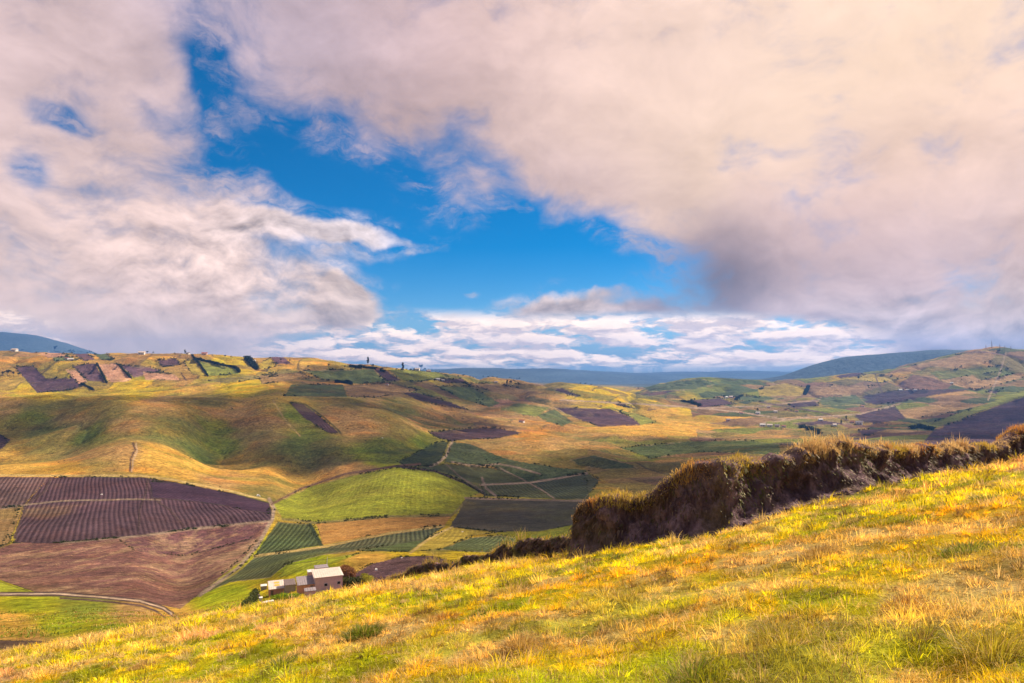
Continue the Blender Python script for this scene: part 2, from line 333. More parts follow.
FIELDS = [ # polygon, colour, furrows: None or (spacing m, p, q in view) , strength
 ([(15,367),(33,366),(46,378),(74,378),(82,386),(71,390),(37,393)], PURPLE*1.25, None),
 ([(65,369),(78,370),(88,382),(80,385)], PINK, None),
 ([(72,366),(95,363),(105,382),(88,381)], PURP2, None),
 ([(97,364),(118,364),(132,378),(127,382),(109,382)], PINK, None),
 ([(119,365),(150,367),(162,371),(134,378)], PURP2*1.3, None),
 ([(143,372),(175,374),(179,380),(145,380)], PINK*.95, None),
 ([(157,360),(176,358),(181,365),(162,367)], PURP2, None),
 ([(68,351),(84,352),(97,360),(84,361)], PURP2*.9, None),
 ([(88,349.5),(102,351),(114,360),(102,360)], DKG*1.5, None),
 ([(50,355),(66,354),(78,360),(55,361)], DKG2*1.4, None),
 ([(40,353),(60,352),(68,357),(48,358)], PINK*.8, None),
 ([(195,360),(236,369),(240,374),(208,376)], GREEN*1.3, None),
 ([(184,362),(193,358),(206,376),(192,374)], YEL*.85, None),
 ([(200,380),(262,375),(290,369),(292,374),(230,383)], OLIVE, None),
 ([(270,356),(282,356),(292,364),(276,364)], PURP2, None),
 ([(262,362),(270,358),(276,366),(262,370)], YEL*.9, None),
 ([(258,376),(300,372),(312,378),(262,384)], TAN*.7, None),
 ([(0,434),(11,440),(1,449),(-30,450),(-30,432)], PURPLE, None),
 ([(-200,477),(0,477),(50,477),(24,505),(0,509),(-200,512)], PURPLE*1.1+OLIVE*.15, (6,(20,482),(8,503))),
 ([(-200,512),(0,509),(24,506),(8,545),(-20,560),(-200,565)], TAN*.62, (9,(20,500),(5,540))),
 ([(50,477),(140,477),(175,482),(230,493),(270,503),(272,521),(200,528),(140,536),(60,543),(14,543),(24,506)], PURPLE, (6,(70,486),(50,536))),
 ([(150,481),(175,482),(230,493),(270,503),(272,514),(200,502),(152,498)], PURPLE*.85, (6,(180,488),(230,505))),
 ([(14,543),(60,543),(140,536),(200,528),(272,521),(256,545),(240,562),(180,609),(165,606),(140,600),(100,596),(60,593),(35,592),(0,580),(-200,585),(-200,560),(-20,558)], STUB, 'mottle'),
 ([(120,538),(200,529),(268,523),(250,540),(190,556),(140,552)], STUB*.72+PURPLE*.3, 'mottle'),
 ([(278,521.5),(310,524),(321,545.5),(254,556)], DKG, (6,(300,528),(280,550))),
 ([(316,524),(391,517),(452,516),(444,525),(391,532),(323,545)], ORANGE*.75, (8,(330,536),(430,520))),
 ([(254,557),(322,548),(391,534),(444,526.5),(428,538),(408,552),(358,551),(324,555),(288,564),(270,578),(230,582),(190,600),(238,572)], DKG*.95+PURPLE*.2, (5,(330,550),(300,560))),
 ([(358,551),(385,546),(428,538),(408,552)], DKG2, None),
 ([(288,565),(345,555),(362,553),(337,562),(278,578)], BRIGHT*.9, None),
 ([(452,527),(500,532),(471,536),(439,550),(409,552),(428,539)], YEL*.75, (6,(430,545),(450,530))),
 ([(439,550),(471,537.5),(500,535),(530,540),(500,553)], DKG*1.2, (5,(450,548),(480,540))),
 ([(273,504),(310,487),(351,476),(396,468),(435,472),(468,484.6),(482,493),(465,498),(457,514),(391,516),(315,522),(282,518)], BRF, (8,(330,510),(350,480))),
 ([(465,498),(520,499),(585,500),(600,520),(540,531),(500,532),(449,527),(458,514)], PURPLE*.55+DKG*.5, (7,(470,520),(560,505))),
 ([(398,462),(435,443),(449,441.5),(440,462),(429,466),(407,467)], DKG*.8, None),
 ([(453,442),(471,444),(507,459.5),(490,466.5),(444,462)], DKG*1.15, None),
 ([(410,468),(446,464),(490,468),(540,476),(584,474),(590,500),(485,496),(462,480),(435,471)], DKG*1.05+TAN*.07, (7,(440,470),(480,478))),
 ([(480,484),(529,482),(545,498),(486,495)], DKG+TAN*.1, (7,(490,484),(500,494))),
 ([(480,452.5),(521,462),(556,467.6),(589,470),(580,474),(529,482),(500,470),(492,466)], DKG*1.2, None),
 ([(529,482),(587,473),(600,480),(584,500),(550,497)], DKG*.85+PURPLE*.2, (7,(540,482),(560,495))),
 ([(429,432),(476,428),(496,428),(524,433),(494,439),(482,438.7),(451,441),(435,437)], PURPLE*.62, None),
 ([(400,391.5),(418,393),(451,402.6),(468,409.5),(446,407),(418,400)], PURPLE*.6, None),
 ([(290,402.6),(305,405),(322,418),(339,433),(329,433),(304,418)], PURPLE*.9+BROWN*.2, (8,(295,404),(330,432))),
 ([(291,384.5),(343,384.5),(347,397),(284.5,396)], DKG2*.95, None),
 ([(304,370.6),(373,369),(387,382),(357,384),(323,380)], DKG2*1.1, None),
 ([(373,368),(385,370),(401,381),(386,381)], PURPLE*.8, None),
 ([(387,369),(435,371),(449,377),(418,382),(403,380)], GREEN*.8, None),
 ([(345,386),(390,383),(420,390),(380,397),(349,397)], TAN*.75, None),
 ([(435,380),(462,378.5),(467,383),(446,383)], PURPLE*.9, None),
 ([(476,400),(507,399),(515.5,403),(496,407)], PINK*.62, None),
 ([(435,386),(471,387),(500,403),(490,407),(460,398)], DKG2*1.1, None),
 ([(462,383),(500,384),(545,394),(500,394)], TAN*.7, None),
 ([(552,407),(611,409),(633,418),(641,425),(600,427),(573,417)], PURPLE*1.05, (12,(560,410),(630,424))),
 ([(611,408),(644,415.6),(658,422.5),(641,425),(633,418)], GREEN*1.1, None),
 ([(537,415.6),(554,409),(573,422),(562,426),(546,421)], DKG2, None),
 ([(500.5,409),(518,403),(551,407),(536,417)], GREEN*.85, None),
 ([(551,388),(562,388),(581,396.5),(567.5,395)], PURPLE*.8, None),
 ([(600,400.6),(617,402),(641,409.6),(625,407)], PURPLE*.7, None),
 ([(510,378),(535,381),(548,387),(520,384)], TAN*.6, None),
 ([(570,459.4),(595,455),(622,462),(640,468),(600,469),(580,466)], DKG, None),
 ([(620,448),(680,442),(740,440),(780,444),(780,455),(700,452),(650,458)], DKG2*1.2, None),
 ([(690,400),(720,398),(735,404),(700,408)], PURPLE*1.1, None),
 ([(740,396),(790,398),(760,402),(735,400)], DKG2, None),
 ([(640,386),(700,378),(720,384),(690,390),(650,392)], DKG2, None),
 ([(934,430),(990,409),(1024,397),(1200,360),(1200,460),(920,446)], PURPLE*1.15, None),
 ([(881,425.7),(934,421.5),(1024,390),(1200,350),(1200,358),(1024,396),(990,408),(934,429)], GREEN*1.1, None),
 ([(854,416),(895,406),(906,418.7),(876,423.7),(862,421.5)], PURPLE*.8, None),
 ([(898,410),(934,405),(990,403.5),(934,416),(906,418)], TAN*.9, None),
 ([(815,398),(856,395),(869,405),(823,406)], DKG2, None),
 ([(790,402.6),(815,401),(820,406),(790,408)], PURPLE*.7, None),
 ([(862,396.5),(892.5,390.5),(920,389.6),(973,389),(928.6,396),(906,400.7),(873,405)], PURPLE*.75, None),
 ([(757,388),(785,383),(809,388),(800,396),(760,396)], YEL*.62, None),
 ([(809,395),(831,385.5),(873,385.5),(858,394)], TAN*.75, None),
 ([(840,378),(870,374),(905,378),(880,383)], YEL*.8, None),
 ([(791,423),(823,420),(856,424),(800,426)], PURPLE, None),
 ([(856,431),(881,427),(890,428.5),(865,436)], PURPLE*.9, None),
 ([(984,392),(1002,389),(995,394)], PURPLE, None),
 ([(915,365),(945,358),(975,351),(1000,350),(990,362),(950,368)], TAN*.85, None),
 ([(955,385),(1024,372),(1024,378),(975,390)], TAN, None),
 ([(930,372),(1000,366),(1010,370),(940,380)], GREEN*.8, None),
 ([(-200,582),(0,582),(36,593),(-200,594)], BRIGHT, None),
 ([(352,575),(372,564),(400,557),(432,556),(455,562),(480,566),(455,577),(420,586),(380,590),(350,586)], PURPLE*1.05+SOIL*.4, (4.2,(385,582),(440,562))),
 ([(-200,640),(0,640),(50,641),(92,642),(60,647),(0,650),(-200,655)], SOIL*.9, (1.2,(0,645),(50,645))),
]
LINES = [ # strips worn or banked on the land: polyline, half width px, colour
 ([(-200,594),(0,594),(60,594),(100,597),(140,601),(163,608),(178,618)], 2.2, SOIL*.8),
 ([(-200,594),(0,594),(60,594),(100,597),(140,601),(163,608),(178,618)], .6, PATHC),
 ([(60,598),(100,601),(140,605.5),(156,611),(166,618)], .8, SOIL),
 ([(133,443),(135,450),(131,458),(130,471)], .8, BROWN*.6),
 ([(136,443),(137,452),(133,460),(132,472)], .4, PATHC),
 ([(51,479),(44,492),(26,505),(14,538)], 1.0, SOIL*.8),
 ([(148,479),(146,492),(140,508),(138,533)], .8, SOIL*.6),
 ([(60,543),(140,536),(200,528),(272,521)], .8, PATHC*.6),
 ([(0,509),(24,505),(60,501),(140,499),(160,500)], .6, PATHC*.5),
 ([(155,500),(170,510),(183,525)], .6, SOIL*.7),
 ([(-200,475),(0,475.5),(50,475.5),(140,475.5),(175,480),(230,491),(266,500)], .9, STRAW*.8),
 ([(269,499),(274,508),(272,520),(258,545),(238,568),(200,595)], 1.6, PATHC*.7),
 ([(272,504),(300,489),(345,474),(396,466),(420,464)], 1.0, BROWN*.8),
 ([(396,466),(435,471),(465,483),(484,494)], .8, SOIL*.7),
 ([(310,524),(322,546)], 1.6, DKG*.7),
 ([(254,556),(322,547),(391,533),(444,526)], .9, STRAW*.7),
 ([(282,519),(315,523),(391,516.5),(452,515),(462,505)], 1.0, OLIVE),
 ([(452,527),(430,538),(410,553)], .9, STRAW*.8),
 ([(452,442),(446,456),(438,463),(430,466)], .9, PATHC*.9),
 ([(452,462),(475,466),(500,464),(520,468),(540,474)], .7, PATHC*.6),
 ([(480,485),(529,482.6),(560,478),(587,473)], .8, PATHC*.75),
 ([(500,468),(520,478),(545,492),(556,500)], .5, PATHC*.6),
 ([(482,478),(486,488),(496,496)], 1.0, PATHC*.6),
 ([(446,464),(462,478),(484,492)], .5, PATHC*.4),
 ([(465,498),(520,499.5),(585,501)], .9, PATHC*.45),
 ([(290,402),(305,404),(325,418),(341,433)], .6, OLIVE*.5),
 ([(273,400),(285,420),(300,436)], .6, STRAW*.6),
 ([(192,355),(208,376)], .7, SOIL*.7),
 ([(97,364),(107,383)], .6, SOIL*.8),
 ([(81,384),(94,390)], .7, SOIL*.5),
 ([(181,373),(186,380)], .5, SOIL*.8),
 ([(119,365),(131,378)], .5, SOIL*.8),
 ([(560,400),(640,404),(700,408),(740,412),(790,420)], .6, PATHC*.8),
 ([(700,408),(760,406),(820,400)], .5, PATHC*.7),
 ([(760,402),(820,412),(860,424)], .5, SOIL),
 ([(760,424),(800,418),(860,414),(900,404)], .5, PATHC*.8),
 ([(988,400),(1000,372),(1006,352)], .5, PATHC*.8),
 ([(940,352),(985,352),(1024,358)], .5, SOIL*1.3),
 ([(876,378),(882,392)], .5, SOIL),
 ([(870,428),(934,430)], .7, DKG),
]

def in_poly(px, py, poly):
    x = np.asarray([p[0] for p in poly], float); y = np.asarray([p[1] for p in poly], float)
    ins = np.zeros(px.shape, bool); j = len(x) - 1
    for i in range(len(x)):
        if y[i] != y[j]:
            c = ((y[i] > py) != (y[j] > py)) & (px < (x[j]-x[i]) * (py-y[i]) / (y[j]-y[i]) + x[i])
            ins ^= c
        j = i
    return ins

FX, FY, FZ = XB, YB, ZB
PX, PY = XYZ2PX(FX, FY, FZ)
vis = np.zeros(PX.shape, bool)
runmin = np.minimum.accumulate(PY, axis=0)
vis = PY <= runmin + 3.0
inv = np.zeros(PX.shape, bool); inv[:, :NP] = True
# meadow blend
warpx = 42 * (fbm(XB / 110., YB / 110., 5, 51, .62) - .5); warpy = 17 * (fbm(XB / 110. + 40, YB / 110., 5, 52, .62) - .5)
ax = np.array([a[0] for a in ANCH], float); ay = np.array([a[1] for a in ANCH], float); ac = np.array([a[2] for a in ANCH])
col = np.zeros(PX.shape + (3,)); col[:] = OLIVE * 1.2
pq = PX[:, :NP] + warpx[:, :NP]; pr = PY[:, :NP] + warpy[:, :NP] * np.clip((PY[:, :NP] - 340) / 80, .15, 1.3)
num = np.zeros(pq.shape + (3,)); den = np.zeros(pq.shape) + 1e-9
for i in range(len(ANCH)):
    s = 15. if ay[i] < 500 else 22.
    w = 1.0 / (((pq - ax[i]) / s) ** 2 + ((pr - ay[i]) / (s * .45)) ** 2 + .15) ** 2
    num += w[..., None] * ac[i]; den += w
col[:, :NP] = num / den[..., None]
# natural patchiness of the pasture
col = np.clip((col - col.mean(-1, keepdims=True)) * 1.15 + col.mean(-1, keepdims=True), .012, 1) * .93
n1 = fbm(XB / 35., YB / 35., 4, 61)[..., None]; n2 = fbm(XB / 120., YB / 50., 3, 62)[..., None]
col = lerp(col, col * C(1.22, 1.02, .85), sstep(.5, .75, n1)); col = lerp(col, col * C(.72, .86, .75), sstep(.52, .78, n2))
gul = (np.clip(rg1, 0, 1) ** 3 * sstep(.35, .6, fbm(XB / 200., YB / 200., 2, 64)) * sstep(700, 900, dist) * (1 - sstep(5000, 6000, dist)))[..., None]
col = lerp(col, C(.085, .11, .03), np.clip(gul * .75, 0, .75))
# small plots: an irregular patchwork of old field shares
def patchwork(region, a, b, th, seed, k):
    m = in_poly(PX, PY, region) & inv & (YB > 700); ii = np.nonzero(m)
    x = XB[ii] + 60 * (fbm(XB[ii] / 260., YB[ii] / 260., 2, seed) - .5) * 2; y = YB[ii] + 60 * (fbm(XB[ii] / 260., YB[ii] / 260. + 5, 2, seed + 1) - .5) * 2
    p = (x * math.cos(th) + y * math.sin(th)) / a; q = (-x * math.sin(th) + y * math.cos(th)) / b
    ip = np.floor(p); q = q + .5 * _h(ip, ip * 0 + 3, seed); iq = np.floor(q)
    # merge some neighbours so that the plots differ in size
    mg = _h(ip, iq, seed + 2) > .55; iq2 = np.where(mg, np.floor(iq / 2) * 2 + 100, iq)
    h = _h(ip, iq2, seed + 3); g = _h(ip, iq2, seed + 4)
    pal = np.array([OLIVE, DKG2, PURPLE * 1.1, TAN, GREEN, (TAN * .6 + PURPLE * .3), DKG * 1.3, TAN * .75, OLIVE * .8, BROWN])
    c_ = .85 * pal[np.minimum((h * 10).astype(int), 9)] * (.85 + .3 * g)[:, None]
    ep = np.minimum(p - ip, 1 - p + ip) * a; eq = np.minimum(q - iq, 1 - q + iq) * b
    e = np.minimum(ep, np.where(mg, ep, eq)); ew = YB[ii] * .0011
    w_ = (k * (g > .3)).astype(float)[:, None]
    col[ii] = lerp(col[ii], c_, w_)
    bd = (1 - sstep(ew * .6, ew * 1.5, e)) * sstep(.4, .5, fbm(XB[ii] / 70., YB[ii] / 70., 2, seed + 6))
    col[ii] = lerp(col[ii], C(.06, .055, .035), bd[:, None] * .75)
patchwork([(636,376),(780,376),(1060,340),(1060,445),(700,445),(690,408),(636,398)], 270, 140, .5, 401, .95)
patchwork([(380,366),(640,384),(700,404),(640,412),(540,402),(420,398),(330,394),(280,380)], 150, 95, -.4, 411, .6)
patchwork([(-60,350),(340,352),(400,368),(300,374),(200,386),(-60,392)], 110, 75, .25, 421, .5)
patchwork([(440,405),(560,408),(640,420),(560,432),(450,430)], 140, 80, -.2, 431, .35)
patchwork([(590,436),(800,436),(800,470),(640,500),(585,470)], 90, 60, .4, 441, .6)
fur = np.zeros(PX.shape); fst = np.zeros(PX.shape); soilness = np.zeros(PX.shape)
wigx = 1.6 * (fbm(XB / 14., YB / 14., 2, 71) - .5); wigy = 1.1 * (fbm(XB / 14. + 9, YB / 14., 2, 72) - .5)
sel0 = inv & (YB > 70)
for poly, c, fw in FIELDS:
    xs = [p[0] for p in poly]; ys = [p[1] for p in poly]
    m = sel0 & (PX > min(xs) - 3) & (PX < max(xs) + 3) & (PY > min(ys) - 3) & (PY < max(ys) + 3)
    ii = np.nonzero(m)
    q = in_poly(PX[ii] + wigx[ii], PY[ii] + wigy[ii], poly)
    ii = (ii[0][q], ii[1][q])
    if len(ii[0]) == 0: continue
    v = .82 + .36 * fbm(XB[ii] / 28., YB[ii] / 28., 3, 81 + len(poly))
    tint = fbm(XB[ii] / 60., YB[ii] / 60., 3, 12)[:, None]
    col[ii] = lerp(C(*c) * v[:, None], col[ii], .06 + .16 * sstep(.55, .8, tint))
    fst[ii] = 0; fur[ii] = 0
    bd = seg_dist(PX[ii] + wigx[ii], PY[ii] + wigy[ii], [p for p in poly] + [poly[0]])
    bw = (1 - sstep(.35, .95, bd)) * sstep(.42, .55, fbm(XB[ii] / 45., YB[ii] / 45., 2, 19))
    col[ii] = lerp(col[ii], C(.07, .06, .035) if (len(xs) + int(xs[0])) % 3 else C(.33, .25, .12), bw[:, None] * .7)
    if fw == 'mottle':
        mo = fbm(XB[ii] / 3.2, YB[ii] / 17., 5, 55, .7) * .65 + fbm(XB[ii] / 20., YB[ii] / 90., 3, 56) * .35
        col[ii] = lerp(col[ii] * C(.75, .7, .85), C(.36, .24, .13), sstep(.47, .64, mo)[:, None] * .6)
    elif fw:
        sp, p, q_ = fw; sp = sp * .55
        a = unproject_on(XB, YB, ZB, *p, i0=30); b = unproject_on(XB, YB, ZB, *q_, i0=30)
        d = (b - a)[:2]; d /= np.hypot(*d) + 1e-9; nrm = (-d[1], d[0])
        ph = (XB[ii] * nrm[0] + YB[ii] * nrm[1]) / sp + 1.1 * (fbm(XB[ii] / 90., YB[ii] / 90., 2, 33) - .5)
        fur[ii] = ph; fst[ii] = .3 if c is BRF else (1.1 if c[0] < .1 else .5)
def line_d(pl, w):
    xs = [p[0] for p in pl]; ys = [p[1] for p in pl]
    m = sel0 & (PX > min(xs) - 4) & (PX < max(xs) + 4) & (PY > min(ys) - 4) & (PY < max(ys) + 4)
    ii = np.nonzero(m); return ii, seg_dist(PX[ii] + wigx[ii] * .6, PY[ii] + wigy[ii] * .6, pl)
for pl, w, c in LINES:
    ii, d = line_d(pl, w)
    k = (1 - sstep(w * .7, w * 1.25 + .3, d))[:, None]
    col[ii] = lerp(col[ii], C(*c), k); fst[ii] *= 1 - k[:, 0]
# far land: wooded slopes and bare mountains, distance haze mixed in as blue colour
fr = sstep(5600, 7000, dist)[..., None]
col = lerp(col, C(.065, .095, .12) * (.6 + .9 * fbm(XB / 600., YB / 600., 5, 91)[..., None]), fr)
col[YB < 60] = lerp(OLIVE, GOLD, .5)

def gcol(x, y):
    """colour of the near slope's turf"""
    a = fbm(x / 2.6, y / 3.2, 4, 101); b = fbm(x / 7., y / 7., 3, 102); c = fbm(x / .9, y / .9, 3, 103); e = fbm(x / 1.7 + 5, y / 1.7, 3, 104)
    green = C(.42,.50,.03); yel = C(.80,.70,.05); straw = C(.85,.60,.28); orng = C(.68,.37,.07); dk = C(.22,.20,.035); pink = C(.76,.47,.32)
    t = lerp(yel, orng, sstep(.44, .68, b)[..., None] * .6)
    t = lerp(t, straw, sstep(.50, .66, a)[..., None] * .8)
    t = lerp(t, pink, (sstep(.50, .64, e) * sstep(.45, .6, fbm(x / 12., y / 12., 2, 107)))[..., None] * .75)
    t = lerp(t, green, (sstep(.47, .58, 1 - a) * sstep(.44, .58, c))[..., None] * .95)
    near = ((1 - sstep(7, 17, y)) * (1 - sstep(2, 8, x)))[..., None]
    t = lerp(t, C(.44, .58, .03), near * sstep(.42, .56, fbm(x / 1.6, y / 1.6 + 4, 3, 108))[..., None] * .7)
    t = lerp(t, dk, sstep(.56, .66, c)[..., None] * .6)
    t = (t - t.mean(-1, keepdims=True)) * 1.12 + t.mean(-1, keepdims=True)
    return np.clip(t * C(1.2, 1.12, 1.1), .012, .92)
colA = gcol(XA, YA) * .46
# bare earth at the foot of the bank is added further down through FOOT
def nearmix(x, y, cA): return cA

# ------------------------------------------------------------------ land material
def land_material():
    m, t = mat('land_surface')
    pos = t.add('ShaderNodeNewGeometry').outputs['Position']
    c = t.attr('base').outputs['Color']; fu = t.attr('furrow').outputs['Fac']; fs = t.attr('furrow_amount').outputs['Fac']
    nA = t.noise(pos, .9, 5., .62); nB = t.noise(pos, .13, 5., .6); nC = t.noise(pos, .025, 4., .55)
    nD = t.noise(pos, .22, 9., .82)
    k = t.m('MULTIPLY', t.rng(nA, .3, .7, .62, 1.38, False), t.rng(nB, .28, .72, .74, 1.26, False))
    k = t.m('MULTIPLY', k, t.m('ADD', 1., t.m('MULTIPLY', t.rng(nD, .37, .63, -.60, .60, False), t.m('SUBTRACT', 1., t.m('MULTIPLY', fs, .62)))))
    k = t.m('MULTIPLY', k, t.rng(nC, .32, .68, .74, 1.26, False))
    col = t.vs(c, k)
    hue = t.noise(pos, .06, 3., .6)
    col = t.mix(t.rng(hue, .45, .75, 0., .35), col, t.mix(1.0, col, (1.25, .95, .7, 1), 'MULTIPLY'))
    # dry tufts speckle
    sp = t.rng(t.noise(pos, .45, 3., .7), .56, .68, 0., .5)
    col = t.mix(t.m('MULTIPLY', sp, t.m('SUBTRACT', 1., fs)), col, t.mix(1.0, col, (1.5, 1.3, 1.1, 1), 'MULTIPLY'))
    w = t.m('SINE', t.m('MULTIPLY', t.m('ADD', fu, t.m('MULTIPLY', nB, .05)), 2 * math.pi))
    w01 = t.rng(w, -1., 1., 0., 1., False)
    col = t.vs(col, t.m('ADD', 1., t.m('MULTIPLY', t.m('MULTIPLY', fs, t.rng(nC, .35, .65, .25, 1.2)), t.rng(w, -1., 1., -.18, .18, False))))
    h = t.m('ADD', t.m('MULTIPLY', nA, .5), t.m('ADD', t.m('MULTIPLY', nD, 3.0), t.m('MULTIPLY', nC, 9.)))
    h = t.m('ADD', h, t.m('MULTIPLY', t.m('MULTIPLY', w01, fs), .8))
    b = t.add('ShaderNodeBump', ins={'Strength': .8, 'Distance': 1.0, 'Height': h}).outputs[0]
    p = t.add('ShaderNodeBsdfPrincipled', ins={'Base Color': col, 'Roughness': .95, 'Specular IOR Level': .05, 'Normal': b})
    t.l.new(p.outputs[0], t.add('ShaderNodeOutputMaterial').inputs[0]); return m
def near_material():
    m, t = mat('turf_soil')
    pos = t.add('ShaderNodeNewGeometry').outputs['Position']
    c = t.attr('base').outputs['Color']
    nA = t.noise(pos, 14., 5., .65); nB = t.noise(pos, 2.2, 4., .6)
    k = t.m('MULTIPLY', t.rng(nA, .3, .7, .55, 1.35, False), t.rng(nB, .3, .7, .8, 1.2, False))
    b = t.add('ShaderNodeBump', ins={'Strength': .9, 'Distance': .08, 'Height': t.m('ADD', nA, nB)}).outputs[0]
    p = t.add('ShaderNodeBsdfPrincipled', ins={'Base Color': t.vs(c, k), 'Roughness': .95, 'Specular IOR Level': .05, 'Normal': b})
    t.l.new(p.outputs[0], t.add('ShaderNodeOutputMaterial').inputs[0]); return m
LAND = land_material(); TURF = near_material()

# ------------------------------------------------------------------ the earth bank path (column, distance, row of its top edge)
def path_sample(pts, step):
    seg = np.hypot(*np.diff(pts[:, :2], axis=0).T); s = np.concatenate([[0], np.cumsum(seg)])
    q = np.arange(0, s[-1], step)
    return np.stack([np.interp(q, s, pts[:, i]) for i in range(pts.shape[1])], -1), q
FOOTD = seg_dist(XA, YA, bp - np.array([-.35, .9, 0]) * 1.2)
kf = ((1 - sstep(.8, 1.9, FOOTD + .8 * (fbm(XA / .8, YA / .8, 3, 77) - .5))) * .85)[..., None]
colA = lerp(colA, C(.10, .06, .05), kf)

# build the ground objects (one continuous sheet in three pieces that share their border rows)
def land_piece(name, X, Y, Z, cl, fu, fs, material, label):
    nr = X.shape[0]
    V = np.stack([X, Y, Z], -1).reshape(-1, 3)
    f = grid_faces(nr, NC, True)
    me = mesh_np(name, V, f[:, ::-1].ravel(), np.full(len(f), 4), [material], True)
    add_color(me, 'base', cl.reshape(-1, 3))
    if fu is not None:
        add_float(me, 'furrow', fu.ravel()); add_float(me, 'furrow_amount', fs.ravel())
    o = link(name, me); tag(o, label, None, None, 'structure'); return o
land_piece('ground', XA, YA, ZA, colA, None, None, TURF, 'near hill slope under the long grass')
cat = lambda a, b: np.concatenate([a[-1:], b], 0)
iM = int(np.searchsorted(np.cumsum([len(s[1]) for s in S]), sum(len(s[1]) for s in S[:12])) ) # noqa
n_hill = sum(len(s[1]) for s in S[:13])
XH, YH, ZH = cat(XA, XB[:n_hill]), cat(YA, YB[:n_hill]), cat(ZA, ZB[:n_hill])
land_piece('hills', XH, YH, ZH, np.concatenate([col[:1], col[:n_hill]]), np.concatenate([fur[:1], fur[:n_hill]]), np.concatenate([fst[:1], fst[:n_hill]]), LAND, 'rolling farmed hills and valley with field patches')
land_piece('mountains', XB[n_hill-1:], YB[n_hill-1:], ZB[n_hill-1:], col[n_hill-1:], fur[n_hill-1:], fst[n_hill-1:] * 0, LAND, 'far blue mountain ridges beyond the hills')

def ground_at(px, py): return unproject_on(XB, YB, ZB, px, py, i0=10)

# ------------------------------------------------------------------ grass
def blade_material(name, trans=.45):
    m, t = mat(name)
    c = t.attr('base').outputs['Color']
    d = t.add('ShaderNodeBsdfDiffuse', ins={'Color': c, 'Roughness': .6})
    tr = t.add('ShaderNodeBsdfTranslucent', ins={'Color': t.mix(1.0, c, (1.15, 1.0, .6, 1), 'MULTIPLY')})
    g = t.add('ShaderNodeBsdfGlossy', ins={'Color': (.6, .55, .45, 1), 'Roughness': .5})
    a = t.add('ShaderNodeMixShader', ins={0: trans, 1: d.outputs[0], 2: tr.outputs[0]})
    b = t.add('ShaderNodeMixShader', ins={0: .05, 1: a.outputs[0], 2: g.outputs[0]})
    t.l.new(b.outputs[0], t.add('ShaderNodeOutputMaterial').inputs[0]); return m
GRASS = blade_material('grass_blades')
def blades(name, P, H, W, colr, lean, ang, mat_, droop=.5, parent=None, face=None):
    """P roots (n,3); H lengths; W widths; lean 0..1 (1 flat); ang lean direction"""
    n = len(P)
    d = np.stack([np.cos(ang), np.sin(ang), np.zeros(n)], -1)
    fa = RNG.uniform(0, math.pi, n) if face is None else face
    w = np.stack([np.cos(fa), np.sin(fa), np.zeros(n)], -1) * (W / 2)[:, None]
    up = np.array([0, 0, 1.])
    l1 = lean[:, None]; 
    mid = P + (up * (1 - .35 * l1) + d * l1 * .8) * (H * .5)[:, None]
    tip = mid + (up * (1 - l1 * (1 + droop)) + d * (l1 * 1.6)) * (H * .5)[:, None]
    V = np.stack([P - w, P + w, mid + w * .75, mid - w * .75, tip], 1).reshape(-1, 3)
    o = np.arange(n)[:, None] * 5
    F4 = o + np.array([0, 1, 2, 3]); F3 = o + np.array([3, 2, 4])
    flat = np.concatenate([F4, F3], 1).ravel()
    sizes = np.tile([4, 3], n)
    me = mesh_np(name, V, flat, sizes, [mat_], False)
    add_color(me, 'base', np.repeat(colr, 5, 0))
    return link(name, me, parent)

def pick(nn, ya, yb, pw, um=.86):
    q = RNG.uniform(0, 1, nn); yy = (ya ** pw + (yb ** pw - ya ** pw) * q) ** (1 / pw)
    return RNG.uniform(-um, um, nn) * yy, yy
bu = bp[:, 0] / bp[:, 1]
def ok_spot(xx, yy, lim=1.1):
    fd = seg_dist(xx, yy, bp - np.array([-.35, .9, 0]) * 1.0)
    byl = np.interp(xx / yy, bu, bp[:, 1], left=999, right=999)
    return ((fd > lim) | (RNG.uniform(0, 1, len(xx)) < .2)) & (yy < byl + 1.2)
SUNNY = C(.70,.60,.05); DRY = C(.78,.58,.32)
# clumps: blades that radiate from a common foot
xc, yc = pick(17000, 4.0, 64., .26); k = ok_spot(xc, yc); xc, yc = xc[k], yc[k]; nc = len(xc)
nb_ = np.clip(RNG.normal(26, 8, nc), 10, 60).astype(int); ci = np.repeat(np.arange(nc), nb_); n = len(ci)
sz = (.09 + .42 * RNG.beta(1.2, 3.4, nc)) * (.8 + .6 * fbm(xc / 2., yc / 2., 2, 113)) * np.clip(yc / 21., .58, 1.6)
a = RNG.uniform(0, 2 * math.pi, n); r = np.sqrt(RNG.uniform(0, 1, n)) * sz[ci] * .45
xx, yy = xc[ci] + r * np.cos(a), yc[ci] + r * np.sin(a)
P1 = np.stack([xx, yy, zfore(xx, yy) - .02], -1)
cc1 = gcol(xc, yc) * 1.15 * RNG.uniform(.5, 1.4, nc)[:, None]
ty = RNG.uniform(0, 1, nc); cc1[ty < .18] = lerp(cc1[ty < .18], DRY, .8); cc1[ty > .90] = lerp(cc1[ty > .90], C(.22,.13,.08), .8)
cc1 = cc1[ci] * RNG.uniform(.6, 1.35, n)[:, None]
H1 = sz[ci] * RNG.uniform(.6, 1.25, n); W1 = np.maximum(.004, yy * .00092) * RNG.uniform(.7, 1.35, n)
ln1 = np.clip(.12 + 1.6 * r / sz[ci] + RNG.normal(0, .15, n), .02, 1.05)
an1 = a + RNG.normal(0, .35, n)
